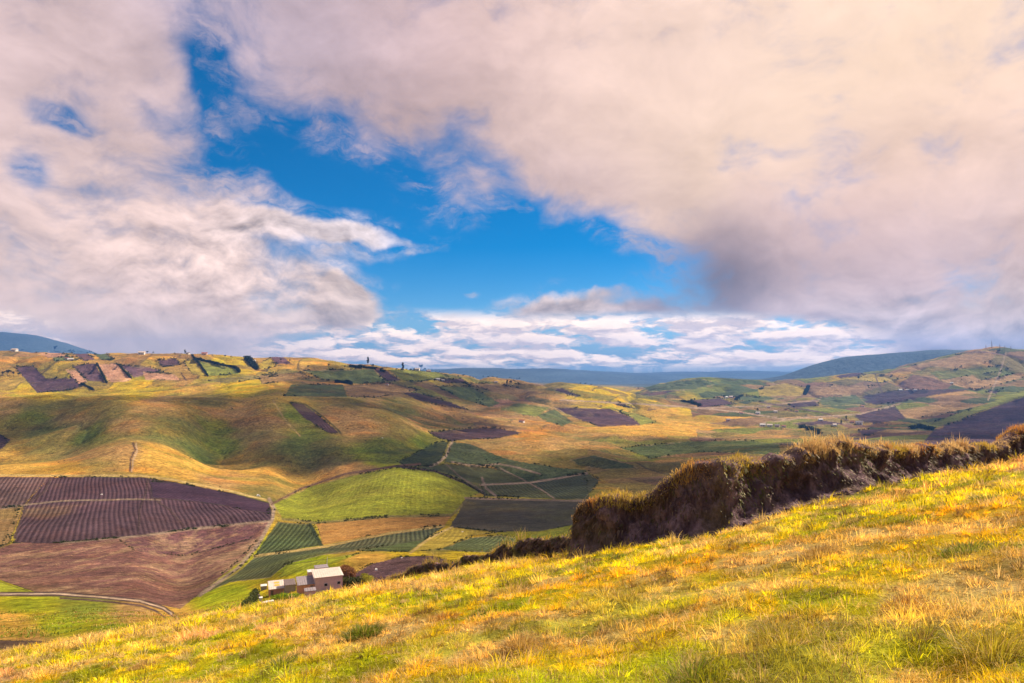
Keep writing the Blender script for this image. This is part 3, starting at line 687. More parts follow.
# loose turf between them
xx, yy = pick(170000, 4.0, 66., .32); dens = fbm(xx / .7, yy / .7, 3, 111)
k = (dens > .36 + RNG.uniform(-.05, .05, len(xx))) & ok_spot(xx, yy); xx, yy, dens = xx[k], yy[k], dens[k]; m_ = len(xx)
P2 = np.stack([xx, yy, zfore(xx, yy) - .02], -1)
cc2 = gcol(xx, yy) * RNG.uniform(.55, 1.4, m_)[:, None]
dr = RNG.uniform(0, 1, m_) < .22; cc2[dr] = lerp(cc2[dr], DRY, .75)
br = RNG.uniform(0, 1, m_) < .10; cc2[br] = lerp(cc2[br], C(.20,.11,.07), .7)
H2 = (.05 + .14 * fbm(xx / 1.5, yy / 1.5, 3, 115)) * RNG.uniform(.5, 1.5, m_) * np.clip(yy / 22., .6, 1.5)
W2 = np.maximum(.005, yy * .0010) * RNG.uniform(.7, 1.3, m_)
o = blades('grass', np.concatenate([P1, P2]), np.concatenate([H1, H2]), np.concatenate([W1, W2]), np.concatenate([cc1, cc2]),
    np.concatenate([ln1, np.clip(RNG.normal(.6, .28, m_), .05, 1.05)]), np.concatenate([an1, RNG.uniform(0, 6.28, m_)]), GRASS)
tag(o, 'yellow green and straw coloured grass covering the near slope', 'grass', None, 'stuff')

# ------------------------------------------------------------------ tussocks: fountain-like clumps that stand out of the turf
def tussock(px, py, rad, nb, colr, label, group, hgt=.5):
    rad *= .62; hgt *= .62
    u = P2U(px); e = P2E(py)
    Ys = np.linspace(4, 60, 600); zz = zfore(u * Ys, Ys, False) / Ys
    j = np.nonzero(zz >= e)[0]
    Y0 = Ys[j[0]] if len(j) else 38.
    x0, y0 = u * Y0, Y0
    a = RNG.uniform(0, 2 * math.pi, nb); r = rad * np.sqrt(RNG.uniform(0, 1, nb)) * .6
    X, Y = x0 + r * np.cos(a), y0 + r * np.sin(a)
    P = np.stack([X - x0, Y - y0, zfore(X, Y) - zfore(x0, y0) - .03], -1)
    cl = colr * RNG.uniform(.55, 1.35, nb)[:, None]
    dr = RNG.uniform(0, 1, nb) < .25; cl[dr] = lerp(cl[dr], C(.6, .45, .2), .7)
    o = blades('grass_tussock', P, hgt * RNG.uniform(.5, 1.2, nb), np.maximum(.006, Y0 * .0011) * RNG.uniform(.7, 1.3, nb), cl, np.clip(.15 + .8 * r / rad + RNG.normal(0, .12, nb), .05, 1), a, GRASS)
    o.location = (x0, y0, float(zfore(x0, y0)))
    tag(o, label, 'grass tussock', group); return o
GT = 'tussocks standing out of the near turf'
TG = C(.20,.26,.03); TY = C(.42,.38,.04); TS = C(.55,.38,.14); TO = C(.5,.26,.06)
TUS = [(365,640,.75,900,TG,'large dark green tussock on the slope below the farmhouse',.5),
 (285,668,.45,420,TG*1.1,'green tussock at the lower edge, left of the large dark green one',.42),
 (330,606,.7,300,TG,'small green clump at the slope crest just below the farm buildings',.3),
 (612,560,.9,400,TG*1.2,'green tussock on open turf below the left end of the earth bank',.4),
 (640,592,.6,350,TY,'yellow green tussock on open turf under the bank middle',.35),
 (815,560,.8,600,TS,'pale straw tussock in the middle of the right slope',.5),
 (965,550,.9,650,TG*1.1,'dark green tussock near the right edge below the bank corner',.45),
 (905,610,.6,500,TO,'orange straw tussock low on the right slope',.45),
 (770,640,.5,500,TY,'yellow green tussock at the bottom right of centre',.45),
 (520,650,.5,450,TS,'straw tussock at the bottom centre of the slope',.42),
 (985,655,.45,500,TY*1.1,'yellow green tussock in the lower right corner',.5),
 (690,680,.4,400,TG,'green tussock cut by the lower edge of the view',.4),
 (445,620,.6,350,TO,'orange brown tussock on the slope between the farmhouse and the bank',.32),
 (150,668,.6,380,TS,'straw tussock at the lower left of the slope',.36),
 (870,520,.8,400,TG,'green clump close under the dirt foot of the bank',.35),
 (985,500,.9,450,TG,'dark green clump beside the straw spikes near the bank corner',.4),
]
for a in TUS: tussock(a[0], a[1], a[2], a[3], a[4], a[5], GT, a[6])

# ------------------------------------------------------------------ earth bank
def bank_material(name, c1, c2):
    m, t = mat(name)
    g = t.add('ShaderNodeNewGeometry'); pos = g.outputs['Position']
    st = t.v('MULTIPLY', pos, (1., 1., .35))
    n1 = t.noise(st, 2.2, 6., .65); n2 = t.noise(st, 9., 5., .7); n3 = t.noise(pos, .6, 3., .5)
    c = t.mix(t.rng(n1, .38, .64), (*c1, 1), (*c2, 1))
    c = t.mix(t.rng(n3, .5, .68, 0., .55), c, (.13, .10, .035, 1))
    c = t.vs(c, t.rng(n2, .25, .75, .5, 1.5, False))
    h = t.m('ADD', n1, t.m('MULTIPLY', n2, .6))
    b = t.add('ShaderNodeBump', ins={'Strength': 1., 'Distance': .22, 'Height': h}).outputs[0]
    p = t.add('ShaderNodeBsdfPrincipled', ins={'Base Color': c, 'Roughness': .95, 'Specular IOR Level': .05, 'Normal': b})
    t.l.new(p.outputs[0], t.add('ShaderNodeOutputMaterial').inputs[0]); return m
BANKM = bank_material('bank_earth', (.10, .062, .072), (.27, .18, .19))
ROOTS = blade_material('dry_overhang', .06)

def make_bank(name, pts, ztop, zbase_fn, seed, width_k, label, tuft_cols, ntuft, nroot, step=.12, rough=.35, bs=1.0):
    root = bpy.data.objects.new(name, None); COL.objects.link(root)
    root.location = (float(pts[0, 0]), float(pts[0, 1]), float(zbase_fn(pts[0, 0], pts[0, 1])))
    off = np.array(root.location)
    tag(root, label, 'earth bank')
    pr = np.concatenate([pts[:, :2], ztop[:, None]], 1)
    sp, s = path_sample(pr, step)
    n = len(sp)
    tan = np.gradient(sp[:, :2], axis=0); k = 25
    ker = np.ones(k) / k
    tp = np.pad(tan, ((k//2, k//2), (0, 0)), mode='edge')
    tan = np.stack([np.convolve(tp[:, i], ker, 'valid') for i in range(2)], -1)
    tan /= np.hypot(*tan.T)[:, None]
    nrm = np.stack([tan[:, 1], -tan[:, 0]], -1)        # towards the viewer
    fl = nrm[:, 1] > 0; nrm[fl] *= -1
    zb = zbase_fn(sp[:, 0], sp[:, 1]); hgt = np.maximum(sp[:, 2] - zb, .05)
    hgt = hgt * (1 + .16 * (fbm(s / 1.4, s * 0 + seed, 3, seed) - .5)) + .25 * (fbm(s / .5, s * 0, 2, seed + 3) - .5) * np.minimum(1, hgt)
    hgt = np.maximum(hgt, .04)
    M = 34
    prof = []                                          # (offset towards viewer, height fraction)
    t = np.linspace(0, 1, M)
    # front foot -> face -> lip -> top -> back foot
    key_t = [0, .12, .28, .46, .60, .66, .74, .86, 1.0]
    key_o = [1.35, .75, .48, .34, .40, .30, -.1, -.9, -1.5]
    key_h = [-.12, .16, .42, .72, .93, 1.0, 1.03, .7, -.15]
    O_ = np.interp(t, key_t, key_o) * width_k; H_ = np.interp(t, key_t, key_h)
    X = sp[:, 0, None] + nrm[:, 0, None] * O_ * np.clip(hgt[:, None] / 1.8, .35, 1.2)
    Y = sp[:, 1, None] + nrm[:, 1, None] * O_ * np.clip(hgt[:, None] / 1.8, .35, 1.2)
    Zb = zbase_fn(X, Y)
    Z = lerp(Zb, zb[:, None], np.clip(H_, 0, 1)[None, :]) + hgt[:, None] * H_[None, :]
    ss = np.repeat(s[:, None], M, 1)
    dn = (fbm(ss / .8, Z / .9, 4, seed + 5) - .5) * rough * 3.2 + (fbm(ss / .2, Z / .25, 3, seed + 6) - .5) * rough * 1.3
    dn *= np.where(t > .62, .45, 1.) * np.sin(np.clip(t, 0, 1) * math.pi) ** .5 * np.clip(hgt[:, None] / 1.2, .3, 1)
    X = X + nrm[:, 0, None] * dn; Y = Y + nrm[:, 1, None] * dn; Z = Z + dn * .3
    V = np.stack([X, Y, Z], -1)
    V0 = V.reshape(-1, 3) - off
    f = grid_faces(n, M)
    me = mesh_np('soil_face', V0, f.ravel(), np.full(len(f), 4), [BANKM], True)
    link('soil_face', me, root)
    # dry growth hanging over the face
    i = RNG.integers(0, n - 1, nroot); j = np.clip((RNG.beta(1.6, 1.5, nroot) * .62 * M).astype(int) + 3, 2, M - 2)
    P = V[i, j] + RNG.normal(0, .03, (nroot, 3)) - off
    L = RNG.uniform(.06, .30, nroot) * bs
    dd = np.stack([nrm[i, 0] * .45 + RNG.normal(0, .25, nroot), nrm[i, 1] * .45 + RNG.normal(0, .25, nroot), -RNG.uniform(.5, 1.1, nroot)], -1)
    w = np.stack([tan[i, 0], tan[i, 1], RNG.normal(0, .3, nroot)], -1) * (RNG.uniform(.012, .03, nroot) * bs)[:, None]
    out = np.stack([nrm[i, 0], nrm[i, 1], np.zeros(nroot)], -1) * .07 * bs
    mid = P + dd * (L * .5)[:, None] + out; tip = P + dd * L[:, None]
    VV = np.stack([P - w, P + w, mid + w * .7, mid - w * .7, tip], 1).reshape(-1, 3)
    oo = np.arange(nroot)[:, None] * 5
    me = mesh_np('hanging_grass', VV, np.concatenate([oo + np.array([0, 1, 2, 3]), oo + np.array([3, 2, 4])], 1).ravel(), np.tile([4, 3], nroot), [ROOTS])
    pal = np.array([C(.10,.06,.05), C(.15,.10,.07), C(.08,.07,.03), C(.19,.13,.09), C(.12,.07,.08)])
    cl = pal[RNG.integers(0, 5, nroot)] * RNG.uniform(.6, 1.3, nroot)[:, None]
    patch = sstep(.55, .7, fbm(s[i] / 1.5, Z[i, j] / 1.2, 3, seed + 8))[:, None]
    cl = lerp(cl, C(.17, .19, .03) * RNG.uniform(.7, 1.3, nroot)[:, None], patch * .55)
    add_color(me, 'base', np.repeat(cl, 5, 0))
    h = link('hanging_grass', me, root); h['kind'] = 'stuff'
    # upright growth along the lip
    plume = sstep(.66, .78, fbm(s / 1.1, s * 0 + 5.5, 2, seed + 14))
    i = RNG.integers(0, n - 1, ntuft); j = RNG.integers(int(.52 * M), int(.93 * M), ntuft)
    cl_ = fbm(s[i] / .8, s[i] * 0 + 3.3, 3, seed + 11)
    kp = cl_ > .30; i, j, cl_ = i[kp], j[kp], cl_[kp]; m_ = len(i)
    P = V[i, j] + RNG.normal(0, .05, (m_, 3)) - off; P[:, 2] -= .02
    tone = fbm(s[i] / 1.6, s[i] * 0 + 7.7, 3, seed + 12)
    cl = np.zeros((m_, 3)); cl[:] = tuft_cols[0]
    cl = lerp(cl, tuft_cols[1], sstep(.42, .52, tone)[:, None]); cl = lerp(cl, tuft_cols[2], sstep(.54, .64, tone)[:, None])
    cl = cl * RNG.uniform(.6, 1.3, m_)[:, None]
    st = RNG.uniform(0, 1, m_) < .25; cl[st] = lerp(cl[st], C(.62, .45, .27), .8)
    H2 = (.10 + .38 * sstep(.45, .75, cl_) + .75 * plume[i]) * RNG.uniform(.35, 1.2, m_) * bs * .8
    g = blades('lip_grass', P, H2, np.maximum(.012, .024 * bs) * RNG.uniform(.6, 1.2, m_), cl, np.clip(RNG.normal(.4, .2, m_), 0, 1), RNG.uniform(0, 6.28, m_), GRASS, parent=root)
    g['kind'] = 'stuff'
    return root, V, nrm
main_bank = make_bank('earth_bank', bp, bp[:, 2], lambda x, y: zfore(x, y), 201, 1.0,
    'tall dark crumbling earth bank topped with orange and yellow grass, right of centre',
    [C(.58,.46,.10), C(.62,.30,.10), C(.74,.56,.34)], 46000, 5200)
LOWB = [(582,28.5,540),(572,30,538),(556,32,537),(540,34,541),(528,36,540),(515,38,547),(505,40,544),(498,42,553),(480,46,556),(466,49,557),(456,52,568),(446,55,562),(430,59,563),(418,63,567),(405,68,575),(392,74,577),(375,82,586),(355,90,592)]

def zland(x, y):
    """height of the land under a spot (near formula, then the knot surface)"""
    x = np.atleast_1d(np.asarray(x, float)); y = np.atleast_1d(np.asarray(y, float)); sh = x.shape
    x = x.ravel(); y = y.ravel()
    out = zfore(x, y)
    r = np.hypot(x, y); colf = np.interp(CX + F * x / np.maximum(y, .1), pxs, np.arange(NP)); c0 = np.clip(np.round(colf).astype(int), 0, NP - 1)
    mm = r > R0[c0]
    for k in np.nonzero(mm)[0]:
        out[k] = np.interp(math.log(r[k]), LB[:, c0[k]], ZB[:, c0[k]]) if r[k] > RB[0, c0[k]] else lerp(ZA[-1, c0[k]], ZB[0, c0[k]], (r[k] - R0[c0[k]]) / (RB[0, c0[k]] - R0[c0[k]]))
    return out.reshape(sh)
lp = np.array([[P2U(a) * b, b, P2E(c) * b] for a, b, c in LOWB])
zb_ = zland(lp[:, 0], lp[:, 1])
lp[:, 2] = np.clip(lp[:, 2], zb_ + .2, zb_ + 2.4)
make_bank('low_bank', lp, lp[:, 2], zland, 301, .9, 'low broken dark earth bank running down from the tall bank past the ploughed plot',
    [C(.46,.34,.05), C(.30,.30,.04), C(.50,.30,.10)], 7000, 16000, step=.22, rough=.3, bs=1.5)

# clods and loose earth at the bank's foot
def clod_mesh(seed, k=1.0):
    r = random.Random(seed)
    import bmesh
    bm = bmesh.new(); bmesh.ops.create_icosphere(bm, subdivisions=2, radius=.5)
    for v in bm.verts:
        d = 1 + .35 * math.sin(v.co.x * 7 + seed) * math.cos(v.co.y * 6 - seed) + r.uniform(-.14, .14)
        v.co *= d; v.co.z *= .6
    me = bpy.data.meshes.new('clod'); bm.to_mesh(me); bm.free(); me.materials.append(BANKM); return me
n = 900
q, _s = path_sample(bp[:, :2], .01)
i = RNG.integers(0, len(q), n)
P = np.stack([q[i, 0], q[i, 1]], -1) + np.stack([RNG.normal(.5, .25, n), RNG.normal(-1.45, .38, n)], -1)
S_ = RNG.uniform(.03, .16, n) ** 1.0
tet = []
base_v = np.array([[-1,-1,-.3],[1,-1,-.3],[1,1,-.3],[-1,1,-.3],[-.6,-.6,.5],[.7,-.5,.6],[.5,.6,.45],[-.6,.5,.6]])
bf = np.array([[0,1,5,4],[1,2,6,5],[2,3,7,6],[3,0,4,7],[4,5,6,7]])
V = base_v[None] * (1 + RNG.normal(0, .3, (n, 8, 3)))
a = RNG.uniform(0, 6.28, n); ca, sa = np.cos(a)[:, None], np.sin(a)[:, None]
V = np.stack([V[..., 0] * ca - V[..., 1] * sa, V[..., 0] * sa + V[..., 1] * ca, V[..., 2]], -1) * S_[:, None, None]
V = V + np.stack([P[:, 0], P[:, 1], zfore(P[:, 0], P[:, 1])], -1)[:, None]
me = mesh_np('earth_clods', V.reshape(-1, 3), (np.arange(n)[:, None, None] * 8 + bf).ravel(), np.full(n * 5, 4), [BANKM])
tag(link('earth_clods', me), 'crumbled dark earth clods strewn along the foot of the tall bank', 'soil clods', None, 'stuff')

# coarse tufts on the lower slope and scrub along the field edges, far off
n = 16000
u_ = RNG.uniform(P2U(-120), P2U(300), n); yy = 60 + 125 * RNG.uniform(0, 1, n) ** 1.3; xx = u_ * yy
dd_ = fbm(xx / 6., yy / 9., 3, 140); k = dd_ > .45; xx, yy, dd_ = xx[k], yy[k], dd_[k]; n = len(xx)
zz = zland(xx, yy)
P = np.stack([xx, yy, zz - .05], -1)
pxq, pyq = XYZ2PX(xx, yy, zz)
cl = lerp(C(.50, .42, .05), C(.62, .40, .14), sstep(.4, .6, fbm(xx / 14., yy / 14., 3, 141))[:, None]); cl = lerp(cl, C(.26, .33, .03), sstep(.5, .62, fbm(xx / 18. + 7, yy / 10., 3, 142))[:, None])
k = ~((pyq > 638) & (pyq < 650) & (pxq < 95)) & ~((pyq < 603) & (pxq < 200)); P, cl, yy = P[k], cl[k], yy[k]; n = len(P)
o = blades('slope_tufts', P, RNG.uniform(.25, .7, n), yy * .0016, cl * RNG.uniform(.6, 1.3, n)[:, None], np.clip(RNG.normal(.5, .25, n), .05, 1), RNG.uniform(0, 6.28, n), GRASS)
tag(o, 'coarse yellow and green grass tufts on the lower slope at the left', 'grass', None, 'stuff')
SCR = []; SZ = []
def px_ok(a): return a < 640
for poly, c, fw in FIELDS:
    pl = poly + [poly[0]]
    for (a0, b0), (a1, b1) in zip(pl[:-1], pl[1:]):
        L = math.hypot(a1 - a0, b1 - b0); k = int(L * (.8 if px_ok(a0) else .4))
        for j in range(k):
            tt = random.random(); px, py = a0 + (a1 - a0) * tt, b0 + (b1 - b0) * tt
            if not (-20 < px < 1044) or py > 575: continue
            if vnoise(np.array([px / 16.]), np.array([py / 16.]), 9)[0] < .52: continue
            g = ground_at(px + random.gauss(0, .6), py + random.gauss(0, .3)); SCR.append(g); SZ.append(g[1] * random.uniform(.0007, .0022))
for j in range(420):
    px, py = random.uniform(0, 1024), random.uniform(350, 500)
    if vnoise(np.array([px / 40.]), np.array([py / 14.]), 19)[0] < .58: continue
    g = ground_at(px, py)
    if g[1] > 5500: continue
    SCR.append(g); SZ.append(g[1] * random.uniform(.0006, .0015))
SCR = np.array(SCR); SZ = np.array(SZ)
rg = np.random.default_rng(5); kk = 9
P = np.repeat(SCR, kk, 0) + rg.normal(0, .45, (len(SCR) * kk, 3)) * np.repeat(SZ, kk)[:, None] * [1, 1, .7] + np.array([0, 0, 1.]) * np.repeat(SZ, kk)[:, None] * .35
SCRUB = (P, np.repeat(SZ, kk) * .9, rg)

# ------------------------------------------------------------------ box building helper
class MB:
    def __init__(s): s.v = []; s.f = []
    def box(s, x0, x1, y0, y1, z0, z1, top=None):
        """top: four corner heights (x0y0, x1y0, x1y1, x0y1) replacing z1"""
        o = len(s.v); t = top or (z1,) * 4
        s.v += [(x0,y0,z0),(x1,y0,z0),(x1,y1,z0),(x0,y1,z0),(x0,y0,t[0]),(x1,y0,t[1]),(x1,y1,t[2]),(x0,y1,t[3])]
        s.f += [[o,o+3,o+2,o+1],[o+4,o+5,o+6,o+7],[o,o+1,o+5,o+4],[o+1,o+2,o+6,o+5],[o+2,o+3,o+7,o+6],[o+3,o,o+4,o+7]]
        return s
    def slab(s, x0, x1, y0, y1, z00, z10, z11, z01, th):
        o = len(s.v)
        s.v += [(x0,y0,z00),(x1,y0,z10),(x1,y1,z11),(x0,y1,z01),(x0,y0,z00+th),(x1,y0,z10+th),(x1,y1,z11+th),(x0,y1,z01+th)]
        s.f += [[o,o+3,o+2,o+1],[o+4,o+5,o+6,o+7],[o,o+1,o+5,o+4],[o+1,o+2,o+6,o+5],[o+2,o+3,o+7,o+6],[o+3,o,o+4,o+7]]
        return s
    def cyl(s, x, y, z0, z1, r0, r1, k=8):
        o = len(s.v)
        for z, r in ((z0, r0), (z1, r1)):
            for i in range(k): s.v.append((x + r * math.cos(6.2832 * i / k), y + r * math.sin(6.2832 * i / k), z))
        for i in range(k): s.f.append([o + i, o + (i + 1) % k, o + k + (i + 1) % k, o + k + i])
        s.f.append([o + k + i for i in range(k)]); return s
    def tube(s, pts, rad, k=6):
        o = len(s.v)
        for i, p in enumerate(pts):
            p = Vector(p); d = (Vector(pts[min(i + 1, len(pts) - 1)]) - Vector(pts[max(i - 1, 0)])).normalized()
            a = d.orthogonal().normalized(); b = d.cross(a)
            for j in range(k):
                t = 6.2832 * j / k; s.v.append(tuple(p + (a * math.cos(t) + b * math.sin(t)) * rad[i]))
        for i in range(len(pts) - 1):
            for j in range(k):
                s.f.append([o+i*k+j, o+i*k+(j+1)%k, o+(i+1)*k+(j+1)%k, o+(i+1)*k+j])
        return s
    def mesh(s, name, m):
        me = bpy.data.meshes.new(name); me.from_pydata(s.v, [], s.f); me.materials.append(m); me.update(); return me
    def build(s, name, m, parent=None): return link(name, s.mesh(name, m), parent)
def empty(name, loc, yaw=0.):
    o = bpy.data.objects.new(name, None); COL.objects.link(o); o.location = [float(v) for v in loc]; o.rotation_euler = (0, 0, yaw); o.empty_display_size = .5; return o

M_PINK = plain('wall_pink_render', (.74, .50, .46), .9, .16, 1.5, .2)
M_ORW = plain('wall_orange_render', (.66, .32, .22), .9, .18, 1.5, .2)
M_ROOFL = plain('roof_pale_sheet', (.66, .55, .47), .7, .18, 1.2, .2)
M_ROOFG = plain('roof_grey_sheet', (.30, .25, .26), .8, .2, 1.2, .2)
M_ROOFD = plain('roof_brown_sheet', (.20, .15, .14), .85, .25, 1.2, .3)
M_SKYL = plain('skylight_yellow', (.62, .42, .06), .4, .1, 2., .05)
M_DARK = plain('opening_dark', (.03, .028, .03), .5, .2, 2., .1)
M_WHITE = plain('whitewash', (.72, .68, .64), .85, .12, 1.5, .1)
M_CONC = plain('concrete_grey', (.34, .30, .28), .9, .25, 1.5, .3)
M_WOOD = plain('weathered_wood', (.22, .16, .11), .9, .3, 4., .3)
M_RED = plain('roof_red_sheet', (.36, .13, .09), .8, .2, 1., .2)

def building(name, px, py, w, d, h, yaw, wall, roof, label, cat='house', rise=.25, over=.18, group=None, wins=(), door=None, z_off=0., skyl=0, sink=.8):
    p = ground_at(px, py)
    o = empty(name, (p[0], p[1], p[2] + z_off), yaw); tag(o, label, cat, group)
    f, b = h, h + rise
    MB().box(-w/2, w/2, 0, d, -sink, h, (f, f, b, b)).build('wall', wall, o)
    r = MB().slab(-w/2 - over, w/2 + over, -over, d + over, f + .004 - rise*over/d, f + .004 - rise*over/d, b + .004 + rise*over/d, b + .004 + rise*over/d, .09)
    ro = r.build('roof', roof, o)
    if w < 8:
        rb = MB(); nrib = int(w / .45)
        for k in range(nrib):
            x = -w/2 - over + .2 + k * (w + 2*over - .3) / nrib
            z0 = f + .096 - rise*over/d; z1 = b + .096 + rise*over/d
            rb.slab(x, x + .07, -over + .01, d + over - .01, z0, z0, z1, z1, .045)
        rb.build('sheeting_rib', roof, ro)
    for k in range(skyl):
        x = -w * .12 + k * w * .0; y = d * (.3 + .32 * k); z = f + rise * y / d + .10
        MB().slab(x - w*.02, x + w * .32, y, y + d * .2, z, z, z + rise*.2, z + rise*.2, .05).build('skylight', M_SKYL, ro)
    for (x, z, ww, hh) in wins:
        fr = MB().box(x - ww/2 - .06, x + ww/2 + .06, -.05, .02, z - .06, z + hh + .06).build('window', M_WHITE, o)
        MB().box(x - ww/2, x + ww/2, -.065, -.052, z, z + hh).build('pane', M_DARK, fr)
    if door:
        x, ww, hh = door
        MB().box(x - ww/2, x + ww/2, -.04, .02, 0, hh).build('door', M_WOOD, o)
    return o
YW = math.radians(22)
building('farmhouse', 331.5, 590, 5.8, 5.4, 2.8, YW, M_PINK, M_ROOFL, 'pink two window farmhouse with flat pale roof, tallest of the farm buildings', 'farmhouse', .25, .2,
         wins=((-.6, .9, .62, .55), (2.1, 1.05, .62, .55)))
building('farm_annex', 308.5, 593, 3.2, 4.6, 1.75, YW, M_ORW, M_ROOFG, 'low pink walled annex with grey roof joined to the left of the pink farmhouse', 'annex', .4, .2, door=(1.1, .6, 1.5))
building('farm_shed', 292.5, 592.5, 2.4, 3.6, 1.7, YW, M_CONC, M_ROOFD, 'small brown roofed grey shed between the annex and the skylight cottage', 'shed', .3, .1)
building('cottage', 280, 595.5, 3.3, 4.8, 1.55, YW, M_ORW, M_ROOFL, 'orange walled cottage whose pale roof has two yellow skylights', 'cottage', .5, .2, door=(-1.1, .55, 1.3), skyl=2)
building('water_tank', 266.5, 590, 1.5, 1.6, 1.0, YW, M_CONC, M_WHITE, 'small white topped cistern at the left end of the farm buildings', 'cistern', .05, .08)
building('outhouse', 314.5, 579, 2.2, 1.8, 1.7, YW, M_PINK, M_WHITE, 'little white roofed outhouse behind the gap between annex and farmhouse', 'outhouse', .1, .1)
building('lean_to', 313.2, 596.5, 2.0, 1.3, 1.0, YW, M_PINK, M_ROOFG, 'tiny grey roofed lean-to in front of the corner between annex and farmhouse', 'lean-to', .2, .08)
building('back_room', 324, 579, 3.0, 2.4, 2.6, YW, M_PINK, M_ROOFG, 'grey roofed back room behind the left half of the farmhouse', 'back room', .1, .1)
# blocks lying left in front of the cottage
for px, py, w, h, lb in ((268, 604.5, 1.1, .5, 'larger white block lying in front of the cistern yard'), (273.5, 603, 1.5, .45, 'long white block lying in front of the cottage door'), (264, 601, .7, .8, 'narrow pale block standing by the yard wall')):
    p = ground_at(px, py); o = MB().box(-w/2, w/2, -.35, .35, -.6, h, (h, h*.9, h*1.05, h)).build('stone_block', M_WHITE)
    o.location = p; o.rotation_euler = (0, 0, YW); tag(o, lb, 'stone block', 'pale blocks in the farmyard')
p0, p1 = ground_at(262, 598), ground_at(275, 600)
o = empty('yard_wall', p0); L = float(np.hypot(*(p1 - p0)[:2])); o.rotation_euler = (0, 0, math.atan2(p1[1]-p0[1], p1[0]-p0[0]))
MB().box(0, L, -.12, .12, -1, .9).build('wall', M_CONC, o); MB().box(-.05, L + .05, -.17, .17, .904, .98).build('coping', M_ROOFD, o)
tag(o, 'low concrete yard wall between the cistern and the white blocks', 'wall')

# ------------------------------------------------------------------ leaves, bushes, hedges, trees
def leaf_material(name, col, trans=.25):
    m, t = mat(name)
    pos = t.add('ShaderNodeTexCoord').outputs['Object']
    n1 = t.noise(pos, 1.1, 3., .6); oi = t.add('ShaderNodeObjectInfo').outputs['Random']
    c = t.vs((*col,), t.m('MULTIPLY', t.rng(n1, .3, .7, .55, 1.5, False), t.rng(oi, 0., 1., .8, 1.2, False)))
    d = t.add('ShaderNodeBsdfDiffuse', ins={'Color': c}); tr = t.add('ShaderNodeBsdfTranslucent', ins={'Color': c})
    a = t.add('ShaderNodeMixShader', ins={0: trans, 1: d.outputs[0], 2: tr.outputs[0]})
    t.l.new(a.outputs[0], t.add('ShaderNodeOutputMaterial').inputs[0]); return m
L_DARK = leaf_material('leaves_dark', (.035, .045, .028)); L_OLV = leaf_material('leaves_olive', (.075, .085, .03)); L_RED = leaf_material('leaves_rust', (.27, .13, .06), .3)
L_YEL = leaf_material('leaves_yellow', (.40, .36, .05), .35)
def leaf_quads(P, size, rg):
    n = len(P); a = rg.normal(0, 1, (n, 3)); a /= np.linalg.norm(a, axis=1)[:, None]
    b = np.cross(a, rg.normal(0, 1, (n, 3))); b /= np.linalg.norm(b, axis=1)[:, None]
    s = (size * rg.uniform(.6, 1.4, n)).reshape(-1, 1)
    return np.stack([P - a*s*.5, P + b*s*.35, P + a*s*.5, P - b*s*.35], 1).reshape(-1, 3)
def leaf_mesh(name, P, size, m, rg):
    V = leaf_quads(P, size, rg); n = len(P)
    return mesh_np(name, V, np.arange(n * 4), np.full(n, 4), [m])
def lobes(centres, radii, n, rg, squash=.85):
    k = rg.integers(0, len(centres), n); d = rg.normal(0, 1, (n, 3)); d /= np.linalg.norm(d, axis=1)[:, None]
    r = radii[k] * rg.uniform(.55, 1.08, n)
    return centres[k] + d * r[:, None] * np.array([1, 1, squash])
def tree_meshes(kind, seed):
    rg = np.random.default_rng(seed)
    if kind == 'round':
        c = np.concatenate([[[0, 0, .62]], rg.normal(0, .2, (6, 3)) * [1, 1, .6] + [0, 0, .66]]); r = np.concatenate([[.24], rg.uniform(.11, .2, 6)])
        tk = MB().tube([(0,0,-.15),(.01,0,.2),(.0,.02,.55),(.02,0,.8)], [.04,.03,.022,.008]).tube([(0,0,.3),(.15,.05,.55)], [.018,.006]).tube([(0,0,.35),(-.14,-.06,.62)], [.018,.006])
    elif kind == 'tall':
        z = np.linspace(.3, .92, 8); c = np.stack([rg.normal(0, .05, 8), rg.normal(0, .05, 8), z], -1); r = np.interp(z, [.3, .5, .95], [.09, .14, .07])
        tk = MB().tube([(0,0,-.15),(.01,0,.4),(0,.01,.95)], [.028,.02,.005]).tube([(0,0,.4),(.1,.02,.6)], [.01,.004])
    else:   # leaning, wind-bent
        c = np.array([[.1,0,.55],[.22,.03,.68],[.34,0,.82],[.0,.04,.7],[.2,-.05,.5]]); r = np.array([.13,.14,.11,.12,.09])
        tk = MB().tube([(0,0,-.15),(.05,0,.3),(.18,0,.6),(.32,0,.85)], [.035,.028,.018,.005]).tube([(.05,0,.3),(-.02,.03,.65)], [.018,.005])
    P = lobes(c, r, 420, rg)
    return tk.mesh('trunk', M_WOOD), leaf_mesh('crown', P, .085, L_DARK if kind != 'round' else L_DARK, rg)
P, z_, rg = SCRUB
o = link('scrub', leaf_mesh('scrub', P, z_, leaf_material('leaves_scrub', (.05, .06, .03)), rg)); tag(o, 'small dark bushes strung along the field edges of the far hills', 'scrub', None, 'stuff')
TM = {k: [tree_meshes(k, s) for s in (1, 2)] for k in ('round', 'tall', 'bent')}
def tree(px, py, hpx, kind, label, group=None):
    p = ground_at(px, py); s = hpx / F * p[1] * .92
    tk, cr = TM[kind][random.randint(0, 1)]
    o = empty('tree', p, random.uniform(0, 6.28) if kind != 'bent' else 0.); tag(o, label, 'tree', group); o.scale = (s, s, s)
    link('trunk', tk, o); link('crown', cr, o); return o
